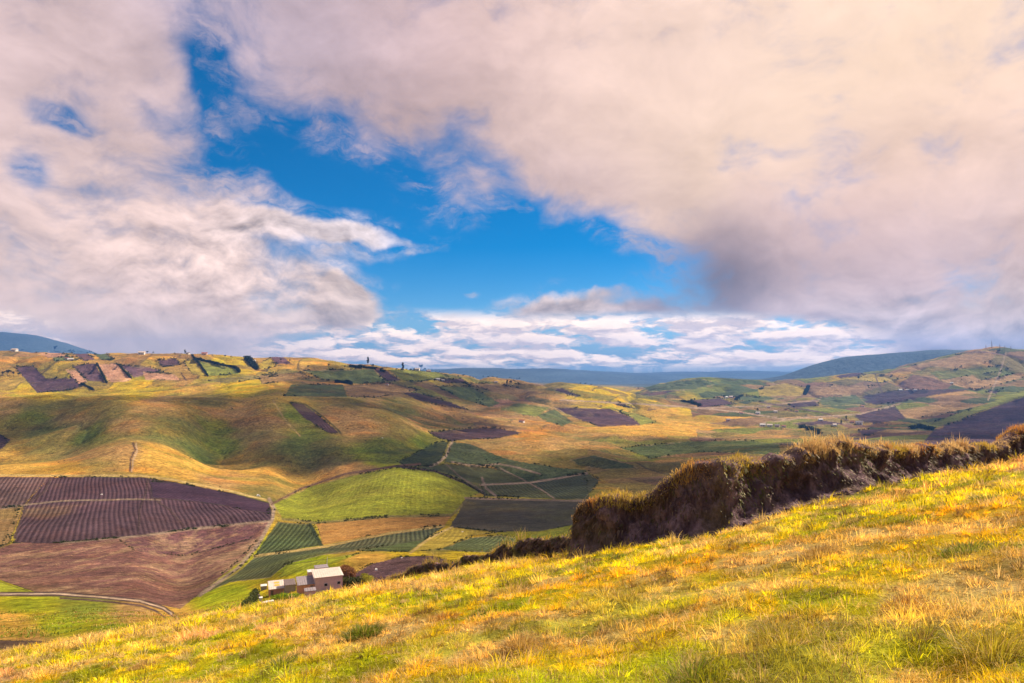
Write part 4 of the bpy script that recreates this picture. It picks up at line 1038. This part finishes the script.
TREES = [
 (3,376,6,'round','dark round tree at the left end of the clump beside the L-shaped ploughed field'),(8,376,8,'round','tallest dark tree of the clump beside the L-shaped ploughed field'),(14,376,6,'round','dark round tree at the right of the clump beside the L-shaped field'),(19,376,4,'round','smallest tree of the clump, touching the L-shaped ploughed field'),
 (22,351.5,3,'round','small round tree beside the white roofed house at the far left skyline'),(54,351.5,7,'bent','wind bent dark tree leaning on the left skyline'),(36,354,3,'round','small dark tree on the skyline left of the wind bent tree'),(46,355.5,3,'round','low tree just below the wind bent skyline tree'),
 (96,351.5,3,'round','low dark tree on the skyline above the dark green strip field'),
 (137,353,3.5,'round','small tree at the left of the hilltop farm with the tall tree'),(143,353,7,'tall','tall tree above the white hilltop farmhouse'),(147,354,4,'round','round tree at the right wall of the hilltop farmhouse'),(153,354,3,'round','last small tree right of the hilltop farmhouse'),
 (175,355,3,'round','lone small tree left of the hedge that runs down the bright field'),(184.5,354,5,'tall','slim tree at the top of the long dark field hedge'),
 (225,358,4,'round','darker round tree of the pair on the skyline above the tree-lined field'),(231,358,3,'round','smaller tree of the pair on the skyline above the tree-lined field'),
 (270,360,4,'round','small tree right of the dark thicket on the sunlit ridge'),(281,361.5,4,'round','small tree beside the sloping ploughed strip on the sunlit ridge'),(290,362,3,'round','smallest tree on the sunlit ridge, right of the ploughed strip'),
 (308,368,3.5,'round','low tree at the edge of the bright slope left of the ridge hamlet'),(329,367,4,'round','dark tree on the slope left of the ridge hamlet'),
 (345,368,3.5,'round','first low tree at the left of the ridge hamlet'),(368,365,9,'tall','tall dark tree over the ridge hamlet'),(373,368,5,'round','rounded tree right beside the tall hamlet tree'),(382,371,4,'round','low tree at the right end of the ridge hamlet'),
 (403,370.5,9,'tall','slender lone tree between the two ridge hamlets'),(421,370,7,'round','tree standing over the small white houses on the ridge'),(425,371,4,'round','rounded tree right of the small white ridge houses'),
 (458,378,3.5,'round','round tree at the left end of the spaced tree line before the blue distance'),(463,377.5,4,'round','second round tree of the spaced line before the blue distance'),(470,378,3,'tall','thin tree, third of the spaced line before the blue distance'),
 (483,378,3,'round','low tree in the middle of the spaced skyline line'),(488,378,2.8,'round','small tree just right of the middle of the skyline line'),(493,378.5,3,'round','small tree near the right end of the skyline line'),(497,379,3,'tall','thin tree ending the spaced skyline line'),
 (507,385,6,'tall','left and thinnest of three dark trees on the falling ridge'),(511,385,6,'round','middle of three dark trees on the falling ridge'),(516,386,4,'round','right and lowest of three dark trees on the falling ridge'),
 (580,385,3,'round','left tree of the trio where the ridge drops to the valley mouth'),(585,385,3,'round','middle tree of the trio where the ridge drops to the valley mouth'),(591,386,2.5,'round','right tree of the trio where the ridge drops to the valley mouth'),
 (690,404,5,'round','dark tree over the purple plot in the valley mouth'),(695,405,4,'round','smaller tree right of the purple plot in the valley mouth'),
 (724,399,5,'round','tree among the white houses below the dark green hill'),(733,399,4,'round','tree at the right of the white houses below the dark green hill'),
 (757,412,5,'round','dark tree at the left edge of the valley village'),(789,408,6,'round','larger tree by the purple plot right of the valley village'),(793,409,4,'round','smaller tree by the purple plot right of the valley village'),
 (840,425,6,'tall','dark poplar among the farmhouses in the right valley'),(845,420,5,'tall','poplar just behind the dark poplar in the right valley'),(858,380,5,'round','lone tree on the pale field on the far right hill'),
]
for a in TREES: tree(*a)

def hedge(pl, hm, wm, label, mtl, n_per_m=10, leaf=.7, name='hedge', cat='hedge'):
    pts = np.array([ground_at(*p) for p in pl]); q, s = path_sample(np.c_[pts[:, :2], pts[:, 2]], max(1., wm * .5))
    L = s[-1] + 1; n = int(min(6000, max(250, L * n_per_m)))
    rg = np.random.default_rng(len(label)); i = rg.integers(0, len(q), n)
    hh = hm * (.45 + 1.1 * fbm(s[i] / (hm * 2.2), s[i] * 0, 2, 5))
    P = q[i] - q[0] + np.stack([rg.normal(0, wm * .45, n), rg.normal(0, wm * .4, n), rg.uniform(0, 1, n) ** .8 * hh], -1)
    o = link(name, leaf_mesh(name, P, leaf, mtl, rg)); o.location = q[0]; tag(o, label, cat); return o
hedge([(192,355.5),(200,365),(208,376)], 5, 3, 'straight dark hedge running down between the yellow and green hillside fields', L_DARK, 12, 2.6)
hedge([(195,359.5),(215,364),(236,368.5),(240,373)], 8, 5, 'dark row of hedge trees bending along the top of the green field', L_DARK, 14, 3.2)
hedge([(97,364),(102,373),(107,383)], 5, 3, 'dark hedge between the purple field and the first pink field', L_DARK, 12, 2.6)
hedge([(82,384),(94,390)], 5, 3, 'short dark hedge off the corner of the L-shaped ploughed field', L_DARK, 14, 2.6)
hedge([(119,365),(124,371),(131,378)], 4, 3, 'curved hedge along the right side of the first pink field', L_DARK, 12, 2.2)
hedge([(247,359),(252,364),(256,370)], 11, 12, 'broad dark thicket coming down from the ridge', L_DARK, 60, 4)
hedge([(336,383),(344,383.5),(352,385)], 10, 6, 'dark shrubby hedge on top of the dark green field', L_DARK, 30, 3)
hedge([(350,367),(360,368),(372,369),(384,372)], 9, 8, 'dark thicket wrapped round the ridge hamlet', L_DARK, 25, 3)
hedge([(800,428),(809,430),(818,434)], 9, 8, 'dark hedge crossing the tan field below the valley village', L_DARK, 16, 4)
hedge([(910,429),(921,428),(931,430)], 10, 9, 'dark hedge at the foot of the green strip beside the big purple field', L_DARK, 16, 4)
hedge([(808,387),(804,395)], 12, 10, 'dark hedge down the flank of the rounded golden hill', L_DARK, 14, 5)
hedge([(682,402),(690,403),(700,406)], 10, 10, 'dark scrub line around the purple plot in the valley mouth', L_DARK, 16, 4)
hedge([(88,350.5),(94,353),(103,360)], 5, 3, 'hedge on the left side of the dark green skyline strip', L_DARK, 12, 2.8)
hedge([(102,351),(108,355),(114,360)], 5, 3, 'hedge on the right side of the dark green skyline strip', L_DARK, 12, 2.8)
hedge([(762,389),(740,397),(735,400)], 10, 9, 'dark hedge line at the base of the dark green hill', L_DARK, 10, 4)
hedge([(346,572),(350,575),(354,579)], 1.5, 1.0, 'rust brown hedge directly right of the pink farmhouse', L_RED, 500, .32)
hedge([(348,588),(354,587),(361,586)], 1.9, 1.3, 'dark green bush mass between the farmhouse and the ploughed plot', L_OLV, 700, .3, 'bush', 'bush')
hedge([(366,579),(370,582),(373,587)], 1.1, .9, 'yellow scrubby bush at the left edge of the ploughed plot', L_YEL, 400, .25, 'bush', 'bush')
hedge([(259,594),(256,602),(248,608)], 1.1, .9, 'dark green shrubs on the bank left of the cistern', L_OLV, 300, .3, 'bush', 'bush')
hedge([(279,600),(290,599),(300,597)], .8, 1.2, 'bright low garden greenery in front of the brown roofed shed', leaf_material('leaves_bright', (.25, .34, .03), .3), 400, .22, 'garden_plants', 'garden plants')

# ------------------------------------------------------------------ far houses
FARH = [
 (13,351.5,7,'white','white house with long low roof at the far left skyline'),(48,351.5,3,'white','tiny white hut left of the wind bent tree'),
 (66,359.5,4,'white','white cottage in the dark green plot below the left skyline'),(71,360.5,4,'pink','pinkish cottage beside the white one below the left skyline'),
 (140.5,354.5,7,'white','white hilltop farmhouse under the tall tree'),(187.5,354.3,3.5,'white','small white house beside the slim tree at the hedge top'),(204,355,5,'pink','pink house on the skyline right of the long field hedge'),
 (254,361.5,3,'white','tiny white hut beside the broad dark thicket'),
 (355,367,5,'pink','pink house at the left of the ridge hamlet'),(361,367.5,4,'white','white house in the middle of the ridge hamlet'),(378,370.5,3.5,'pink','small pink hut at the right of the ridge hamlet'),
 (411,369.5,5,'white','left white house of the small group beyond the slender lone tree'),(417,370.5,4.5,'white','middle white house under the tree on the ridge'),(429,372,4,'pink','pink house at the right of the group on the ridge'),
 (387.5,385,3,'white','lone white hut in the tan field under the ridge'),(438,380.5,4,'white','white house at the left edge of the small purple plot'),(443,381,3,'white','smaller white house beside the small purple plot'),
 (496,383,3,'white','lone white hut near the right end of the ridge'),(521,422.5,5,'white','lone white roofed hut on the tan hill in the middle distance'),
 (726,398.5,4,'white','left white house below the dark green hill'),(731,398,4,'pink','right pinkish house below the dark green hill'),(728,421,4,'pink','pink hut on the golden plain at the valley mouth'),(741,414,3.5,'white','white hut between the golden plain and the village'),
 (762,426.5,5,'white','leftmost house of the white village row above the bank'),(769,426.8,5,'white','second house of the white village row above the bank'),(776,427,4.5,'pink','third, pinkish house of the village row above the bank'),(783,427.5,4,'white','last house of the white village row above the bank'),
 (757,414,4,'white','white house at the left edge of the valley village'),(775,412.5,3.5,'white','white house on the road behind the village'),(768,408,3,'pink','small pink house high at the back of the village'),(796,412,3,'white','white hut beyond the village right end'),
 (820,421,4,'white','white hut left of the two poplars'),(834,426,4,'white','white farmhouse in front of the poplars'),(858,424.5,6,'white','long white farmhouse right of the poplars'),(851,423,4,'pink','pink outbuilding beside the long white farmhouse'),
 (900,391,5,'white','left white building of the row on the far right hill'),(907,391,5,'pink','middle building of the row on the far right hill'),(915,391,6,'white','right white building of the row on the far right hill'),
 (862,407,3,'white','tiny hut beside the dark field on the right valley side'),(951,384,3,'white','tiny hut high on the far right hill'),
]
for k, (px, py, wpx, wc, lb) in enumerate(FARH):
    p = ground_at(px, py); w = wpx / F * p[1]; w = min(w, 22); d = w * .6; h = w * .36
    o = empty('far_house', p, random.uniform(-.5, .5)); tag(o, lb, 'house', 'small houses scattered over the far hills')
    wm = M_WHITE if wc == 'white' else M_PINK
    MB().box(-w/2, w/2, 0, d, -3, h).build('wall', wm, o)
    r = MB(); r.v = [(-w*.55,-d*.1,h+.01),(w*.55,-d*.1,h+.01),(w*.55,d*1.1,h+.01),(-w*.55,d*1.1,h+.01),(-w*.55,d/2,h*1.6),(w*.55,d/2,h*1.6)]
    r.f = [[0,1,5,4],[2,3,4,5],[0,4,3],[1,2,5],[0,3,2,1]]
    r.build('roof', [M_ROOFL, M_ROOFG, M_RED, M_WHITE][k % 4], o)
    MB().box(-w*.3, -w*.12, -.06, .02, h*.35, h*.7).build('window', M_DARK, o); MB().box(w*.08, w*.22, -.06, .02, 0, h*.7).build('door', M_WOOD, o)

# masts on the right summit
for k, (px, py, hp, lb) in enumerate([(992,347.5,6.5,'tallest lattice radio mast on the right summit'),(986,348,3.5,'short mast left of the tallest radio mast'),(1000,348,4,'thin mast right of the tallest radio mast'),(1005,348.5,3,'low mast, third right of the summit'),(1011,349.3,3.5,'last thin mast at the right of the summit row')]):
    p = ground_at(px, py + .6); h = hp / F * p[1]; o = empty('radio_mast', p); tag(o, lb, 'radio mast', 'masts on the right summit')
    m = MB(); b = h * .06
    for sx, sy in ((-1,-1),(1,-1),(1,1),(-1,1)): m.tube([(sx*b, sy*b, -2), (sx*b*.3, sy*b*.3, h)], [.5, .4], 4)
    for j in range(7):
        z0, z1 = h*j/7, h*(j+1)/7; a0, a1 = b*(1-.7*j/7), b*(1-.7*(j+1)/7)
        m.tube([(-a0,-a0,z0),(a1,-a1,z1)], [.25,.25], 4); m.tube([(a0,a0,z0),(-a1,a1,z1)], [.25,.25], 4)
    m.build('lattice', M_ROOFD, o)
    MB().cyl(0, 0, h, h * 1.25, .5, .25, 6).build('antenna', M_ROOFD, o)
# posts
for k, (px, py, hp, lb) in enumerate([(351, 588, 12, 'thin leaning post in the bushes right of the pink farmhouse'), (329, 566, 9, 'pale post standing on the path behind the farmhouse')]):
    p = ground_at(px, py); h = hp / F * p[1]
    o = MB().tube([(0,0,-.3),(.03,0,h*.5),(.1,0,h)], [.09,.08,.06]).build('wooden_post', M_WOOD if k == 0 else M_WHITE); o.location = p; tag(o, lb, 'post')
# seed stems standing above the turf
n = 2600
xx, yy = pick(n, 4.5, 60., .3); k = ok_spot(xx, yy) & (fbm(xx / 2.2, yy / 2.2, 2, 150) > .5); xx, yy = xx[k], yy[k]; n = len(xx)
P = np.stack([xx, yy, zfore(xx, yy) - .02], -1)
o = blades('seed_stems', P, RNG.uniform(.22, .5, n) * np.clip(yy / 25., .8, 1.3), np.maximum(.003, yy * .0006), C(.72, .52, .30) * RNG.uniform(.6, 1.2, n)[:, None], np.clip(RNG.normal(.3, .15, n), .02, .9), RNG.normal(2.8, .9, n), GRASS)
tag(o, 'thin dry seed stems sticking out above the near turf', 'grass stems', None, 'stuff')
# two pale stones in the ploughed plot and field
for px, py, s_, lb in ((378,570,.9,'white stone at the left side of the ploughed plot near the farmhouse'),(403,558,.5,'small white stone on the upper edge of the ploughed plot'),(463,532,1.6,'pale stone on the olive pasture above the low bank'),(105,494.5,2,'single white stone in the upper part of the big purple field'),(260,496,4,'flat pale stone at the upper right edge of the big purple field'),(383,438,2.5,'white boulder on the green slope of the gully')):
    p = ground_at(px, py); me = bpy.data.meshes.new('field_stone')
    rg = np.random.default_rng(int(px)); v = base_v * (1 + rg.normal(0, .2, (8, 3))) * s_ * .5; me.from_pydata(v.tolist(), [], bf.tolist()); me.materials.append(M_WHITE)
    o = link('field_stone', me); o.location = p; tag(o, lb, 'stone')

# ------------------------------------------------------------------ overhead clouds that shade the hills
def cloud_mesh(name, polys):
    """lumpy cloud bodies at height H standing between the sun and the given stretches of land"""
    allP = []; HS = []
    for H, poly in polys:
        allP.append(np.array([ground_at(min(max(px, -290), 1310), py) for px, py in poly])); HS.append(H)
    m, t = mat('cloud_water')
    pos = t.add('ShaderNodeNewGeometry').outputs['Position']
    d = t.add('ShaderNodeBsdfDiffuse', ins={'Color': (.9, .9, .9, 1)}); tr = t.add('ShaderNodeBsdfTransparent')
    mx = t.add('ShaderNodeMixShader', ins={0: t.rng(t.noise(pos, .0035, 5., .6), .38, .62, .12, .80), 1: tr.outputs[0], 2: d.outputs[0]})
    t.l.new(mx.outputs[0], t.add('ShaderNodeOutputMaterial').inputs[0])
    V, Fc = [], []
    for P, H in zip(allP, HS):
        k = (H - P[:, 2]) / SUN[2]
        Q = P[:, :2] + SUN[None, :2] * k[:, None]
        mn, mx_ = Q.min(0) - 200, Q.max(0) + 200
        G = 30.; nx, ny = int((mx_[0]-mn[0]) / G) + 2, int((mx_[1]-mn[1]) / G) + 2
        gx = mn[0] + np.arange(nx) * G; gy = mn[1] + np.arange(ny) * G
        X, Y = np.meshgrid(gx, gy, indexing='ij')
        ins = in_poly(X, Y, Q.tolist()); dd = seg_dist(X, Y, np.vstack([Q, Q[:1]]).tolist())
        sd = np.where(ins, dd, -dd) + 230 * (fbm(X / 300., Y / 300., 4, 301, .6) - .5)
        th = np.sqrt(np.clip(sd, 0, None)) * 9
        top = H + th * (1 + 1.2 * (fbm(X / 180., Y / 180., 4, 302) - .4)); bot = H - th * .25
        act = sd > 0
        o = sum(len(v) for v in V); N = nx * ny
        V.append(np.stack([X, Y, top], -1).reshape(-1, 3)); V.append(np.stack([X, Y, bot], -1).reshape(-1, 3))
        f = grid_faces(nx, ny); keep = act.ravel()[f].any(1); f = f[keep]
        Fc.append(o + f); Fc.append(o + N + f[:, ::-1])
    V = np.concatenate(V); Fc = np.concatenate(Fc)
    me = mesh_np(name, V, Fc.ravel(), np.full(len(Fc), 4), [m], True)
    o = link(name, me); tag(o, 'drifting clouds high overhead that shade parts of the hills', None, None, 'structure'); return o
cloud_mesh('clouds', [
 (4600., [(-280,400),(60,396.5),(130,395),(210,395),(262,387),(330,380),(303,371),(370,368.5),(440,378),(520,383),(560,392),(540,402),(480,416),(500,427),(430,432),(440,444),(400,458),(340,458),(270,463),(235,452),(200,443),(150,430),(60,443),(-280,455)]),
 (3800., [(400,448),(450,443),(480,443),(520,452),(560,452),(640,443),(700,441),(790,446),(790,500),(640,528),(585,530),(470,530),(430,524),(470,500),(490,492),(440,475),(400,468)]),
 (6000., [(850,428),(900,418),(940,408),(1020,396),(1100,395),(1100,444),(900,440)]),
])

# ------------------------------------------------------------------ haze
hz_m, t = mat('haze_air')
pv = t.add('ShaderNodeVolumePrincipled', ins={'Color': (.13, .38, 1.0, 1), 'Density': 5.0e-5, 'Anisotropy': .2})
t.l.new(pv.outputs[0], t.add('ShaderNodeOutputMaterial').inputs['Volume'])
zmin = float(min(ZA.min(), ZB.min())) - 1; zmax = float(max(ZA.max(), ZB.max())) + 20
hz = MB().box(-16600, 16600, -16600, 16600, zmin, zmax).build('haze', hz_m); tag(hz, 'thin blue air over the whole valley', None, None, 'stuff')
print('haze z', zmin, zmax, 'verts', XA.size + XB.size)

# ------------------------------------------------------------------ world: daylight sky with broken cloud
w = bpy.data.worlds.new('World'); sc.world = w; w.use_nodes = True
t = NT(w.node_tree)
D = t.add('ShaderNodeTexCoord').outputs['Generated']
sky = t.add('ShaderNodeTexSky', sky_type='NISHITA', sun_disc=False, sun_elevation=SUN_EL, sun_rotation=SUN_AZ, altitude=3000., air_density=1.0, dust_density=.4, ozone_density=2.5).outputs[0]
sky = t.vs(sky, .11)
sky = t.add('ShaderNodeHueSaturation', ins={'Hue': .497, 'Saturation': 1.55, 'Value': 1.02, 'Color': sky}).outputs[0]
sep = t.add('ShaderNodeSeparateXYZ', ins={0: t.v('NORMALIZE', D)})
az = t.m('ARCTAN2', sep.outputs[0], sep.outputs[1]); el = t.m('ARCSINE', sep.outputs[2])
AE = t.add('ShaderNodeCombineXYZ', ins={0: az, 1: el, 2: 0.}).outputs[0]
Nn = t.v('NORMALIZE', D)
# warp the angular coordinates so that every mass has a ragged outline
def fbmv(vec, scale, detail, rough=.55):
    return t.add('ShaderNodeTexNoise', ins={'Vector': vec, 'Scale': scale, 'Detail': detail, 'Roughness': rough}).outputs['Color']
wp = t.v('ADD', t.vs(t.v('SUBTRACT', fbmv(Nn, 4.5, 3., .5), (.5, .5, .5)), .10), t.vs(t.v('SUBTRACT', fbmv(Nn, 19., 4., .55), (.5, .5, .5)), .035))
AEw = t.v('ADD', AE, wp)
def pxdir(px, py):
    u, e = P2U(px), float(P2E(py)); return math.atan(u), math.atan(e / math.sqrt(1 + u * u))
def blob(px, py, rx, ry, rot=0., vec=None, p=1.):
    a, e = pxdir(px, py); k = math.cos(a)
    mp = t.add('ShaderNodeMapping', vector_type='TEXTURE', ins={0: vec or AEw, 1: (a, e, 0), 2: (0, 0, math.radians(-rot)), 3: (rx / F * k * .95 , ry / F * .95, 1)}).outputs[0]
    d2 = t.v('DOT_PRODUCT', mp, mp)
    return t.m('EXPONENT', t.m('MULTIPLY', d2 if p == 1. else t.m('POWER', d2, p), -1.))
def ssum(lst):
    s = None
    for wgt, b in lst:
        x = t.m('MULTIPLY', b, wgt); s = x if s is None else t.m('ADD', s, x)
    return s
gaps = ssum([(1.05, blob(268,150,76,46,15)),(1.05, blob(350,190,96,52,15)),(1.15, blob(490,258,125,62,5)),(1.1, blob(420,292,92,44,0)),(1.0, blob(580,258,78,46,5)),
             (.72, blob(215,85,38,64,-25)),(.5, blob(190,35,30,40,-20)),(.7, blob(46,114,28,12,5)),(.5, blob(5,168,26,18)),(.6, blob(540,308,160,18)),(1.1, blob(14,338,55,11,5)),
             (.45, blob(640,270,46,42)),(.4, blob(480,150,60,30,20)),(.9,blob(560,377,150,7)),(.6, blob(345,265,50,14,5)),(.35, blob(120,90,60,18,10))])
adds = ssum([(1.3, blob(330,230,88,15,8)),(.75, blob(430,250,44,9,5)),(1.5, blob(340,302,38,25)),(1.7, blob(565,314,52,13,-8)),(.9, blob(640,305,55,14)),(1.0, blob(468,304,8,4)),(.5, blob(250,150,18,30,-20)),
             (.7, blob(545,235,36,16,-20)),(.9, blob(600,292,40,8,-8))])
Nw = t.v('ADD', Nn, t.vs(t.v('SUBTRACT', fbmv(Nn, 6., 3., .5), (.5, .5, .5)), .10))
def cl_a(v): return t.noise(t.v('MULTIPLY', v, (1., 1., 1.5)), 4.6, 9., .56)
def cl_b(v): return t.noise(t.v('MULTIPLY', v, (1., 1., 1.8)), 14., 9., .6)
fa = cl_a(Nw); fb = cl_b(Nw)
Nst = t.v('ADD', Nw, t.vs(t.v('SUBTRACT', fbmv(Nn, 22., 4., .6), (.5, .5, .5)), .035))
fw_ = t.noise(t.v('MULTIPLY', Nst, (1., 1., 2.6)), 7.5, 9., .66)
wisp = t.m('MULTIPLY', t.rng(fw_, .44, .70), .75)
dn = t.m('ADD', t.m('MULTIPLY', t.m('SUBTRACT', fa, .5), 1.5), t.m('MULTIPLY', t.m('SUBTRACT', fb, .5), 1.15))
dens = t.m('ADD', t.m('SUBTRACT', t.m('ADD', .92, adds), t.m('MULTIPLY', gaps, 1.1)), dn)
cover = t.m('MAXIMUM', t.rng(dens, .03, .90), t.m('MULTIPLY', wisp, t.rng(dens, -.7, .1)))
# colours of the cloud mass
PAL = [ # px,py,rx,ry, colour linear
 (860,70,260,110,(.90,.66,.48)),(640,60,160,90,(.78,.56,.47)),(960,180,150,90,(.80,.56,.47)),(450,60,150,80,(.60,.42,.40)),(280,40,120,60,(.45,.36,.42)),
 (60,60,140,60,(.68,.50,.48)),(60,180,130,60,(.70,.51,.46)),(150,240,120,50,(.76,.55,.47)),(60,290,120,40,(.74,.54,.47)),(250,285,90,40,(.76,.56,.47)),
 (120,338,160,16,(.80,.60,.50)),(340,300,40,30,(.78,.60,.50)),(340,235,110,25,(.66,.56,.56)),(560,180,90,50,(.62,.45,.43)),
 (728,250,58,42,(.27,.21,.25)),(700,280,60,30,(.38,.30,.35)),(800,220,90,60,(.66,.46,.42)),(900,250,120,50,(.62,.45,.45)),(960,315,110,22,(.78,.62,.56)),(850,340,110,12,(.46,.36,.42)),(760,300,90,25,(.56,.43,.43)),(1000,290,60,25,(.70,.55,.48)),
 (560,310,80,20,(.70,.55,.50)),
]
cs = None; wsn = None
for px, py, rx, ry, c in PAL:
    b = t.m('ADD', blob(px, py, rx, ry), 1e-5)
    x = t.vs(c, b); cs = x if cs is None else t.v('ADD', cs, x); wsn = b if wsn is None else t.m('ADD', wsn, b)
ccol = t.vs(cs, t.m('DIVIDE', 1., wsn))
# billows: compare the density with itself a little towards the sun
LD = (SUN * .6 + np.array([-.1, 0, .8])); LD = LD / np.linalg.norm(LD)
fa2 = cl_a(t.v('ADD', Nw, tuple((LD * .05).tolist()))); fb2 = cl_b(t.v('ADD', Nw, tuple((LD * .014).tolist())))
puff = t.m('MINIMUM', t.m('ADD', t.m('ADD', blob(240,270,170,60), blob(960,310,120,30)), t.m('ADD', blob(580,315,110,20), blob(360,235,110,30))), 1.)
rel = t.m('ADD', t.m('MULTIPLY', t.m('SUBTRACT', fa, fa2), 1.1), t.m('MULTIPLY', t.m('MULTIPLY', t.m('SUBTRACT', fb, fb2), t.m('ADD', .25, puff)), 2.3))
big = t.m('MULTIPLY', t.m('SUBTRACT', t.noise(Nw, 2.6, 3., .5), .5), .5)
soft = t.m('SUBTRACT', 1., t.m('MULTIPLY', blob(820, 70, 330, 130), .6))
rel = t.m('MULTIPLY', t.m('ADD', rel, big), soft)
dark = ssum([(.22, blob(730,248,62,50,0,p=1.3)),(.15, blob(800,275,150,50)),(.12, blob(170,62,170,62)),(.22, blob(700,282,60,22)),(.30, blob(850,338,130,9)),(.16, blob(420,120,110,40,15))])
edge = t.rng(dens, .2, 1.1, .10, 0.)
bright = t.m('MULTIPLY', t.m('ADD', 1.15, t.m('ADD', rel, edge)), t.m('SUBTRACT', 1., dark))
ccol = t.vs(ccol, t.m('MAXIMUM', bright, .35))
# low sheet of distant small cumulus near the skyline
plane = t.v('MULTIPLY', AE, (1., 1., 1.))
gel = t.m('POWER', t.m('MAXIMUM', el, .0005), .8)
def lowvec(ka, ke, dz=0., da=0., de=0.):
    c = t.add('ShaderNodeCombineXYZ', ins={0: t.m('MULTIPLY', t.m('ADD', az, da), ka), 1: t.m('MULTIPLY', t.m('ADD', gel, de), ke), 2: dz}).outputs[0]
    return c
wl = t.vs(t.v('SUBTRACT', fbmv(lowvec(24., 40., 4.), 1., 3., .5), (.5, .5, .5)), .55)
def low_n(da, de): return t.noise(t.v('ADD', lowvec(13., 30., 1.7, da, de), wl), 1.0, 7., .60)
la = low_n(0., 0.); la2 = low_n(.006, .012)
lcov = t.m('MULTIPLY', t.rng(la, .36, .50), t.rng(el, .062, .088, 1., 0.))
lcov = t.m('MULTIPLY', lcov, t.rng(el, -.004, .012, .2, 1.))
lrel = t.m('SUBTRACT', la, la2)
lbr = t.m('ADD', t.rng(lrel, -.07, .07, .0, .75, False), t.rng(la, .45, .7, .25, 0.))
lcol = t.mix(lbr, (.74, .60, .62, 1), (1.95, 1.48, 1.15, 1))
lsky = t.mix(t.rng(el, 0., .07, .85, 0.), sky, (.16, .33, .58, 1))
lowbase = t.mix(lcov, lsky, lcol)
lowm = t.m('MULTIPLY', t.m('MINIMUM', t.m('ADD', blob(520, 350, 260, 34, 0, AE), blob(700, 350, 160, 30, 0, AE)), 1.), 1.0)
over = t.m('MULTIPLY', cover, t.m('SUBTRACT', 1., t.rng(lowm, .25, .6)))
# behind the viewer: soft, fairly even cloud
front = t.rng(sep.outputs[1], -.2, .35)
back = t.mix(t.rng(t.noise(Nn, 2.5, 4., .5), .35, .6), sky, (.50, .42, .44, 1))
final = t.mix(over, lowbase, ccol)
final = t.mix(front, back, final)
high = t.rng(el, .55, 1.0)
final = t.mix(high, final, t.mix(.6, sky, (.55, .45, .44, 1)))
below = t.rng(el, -.02, -.0, 1., 0.)
final = t.mix(below, final, (.16, .15, .12, 1))
bg = t.add('ShaderNodeBackground', ins={0: final, 1: .63})
t.l.new(bg.outputs[0], t.add('ShaderNodeOutputWorld').inputs[0])
w.cycles.sampling_method = 'MANUAL'; w.cycles.sample_map_resolution = 512

# ------------------------------------------------------------------ render settings
sc.view_settings.view_transform = 'Standard'; sc.view_settings.look = 'None'
sc.view_settings.exposure = 0.75; sc.view_settings.gamma = 1.0
sc.render.engine = 'CYCLES'
sc.cycles.use_denoising = True
sc.cycles.max_bounces = 5; sc.cycles.diffuse_bounces = 2; sc.cycles.glossy_bounces = 1; sc.cycles.transmission_bounces = 3; sc.cycles.volume_bounces = 0; sc.cycles.transparent_max_bounces = 8
sc.cycles.use_adaptive_sampling = True; sc.cycles.adaptive_threshold = .02
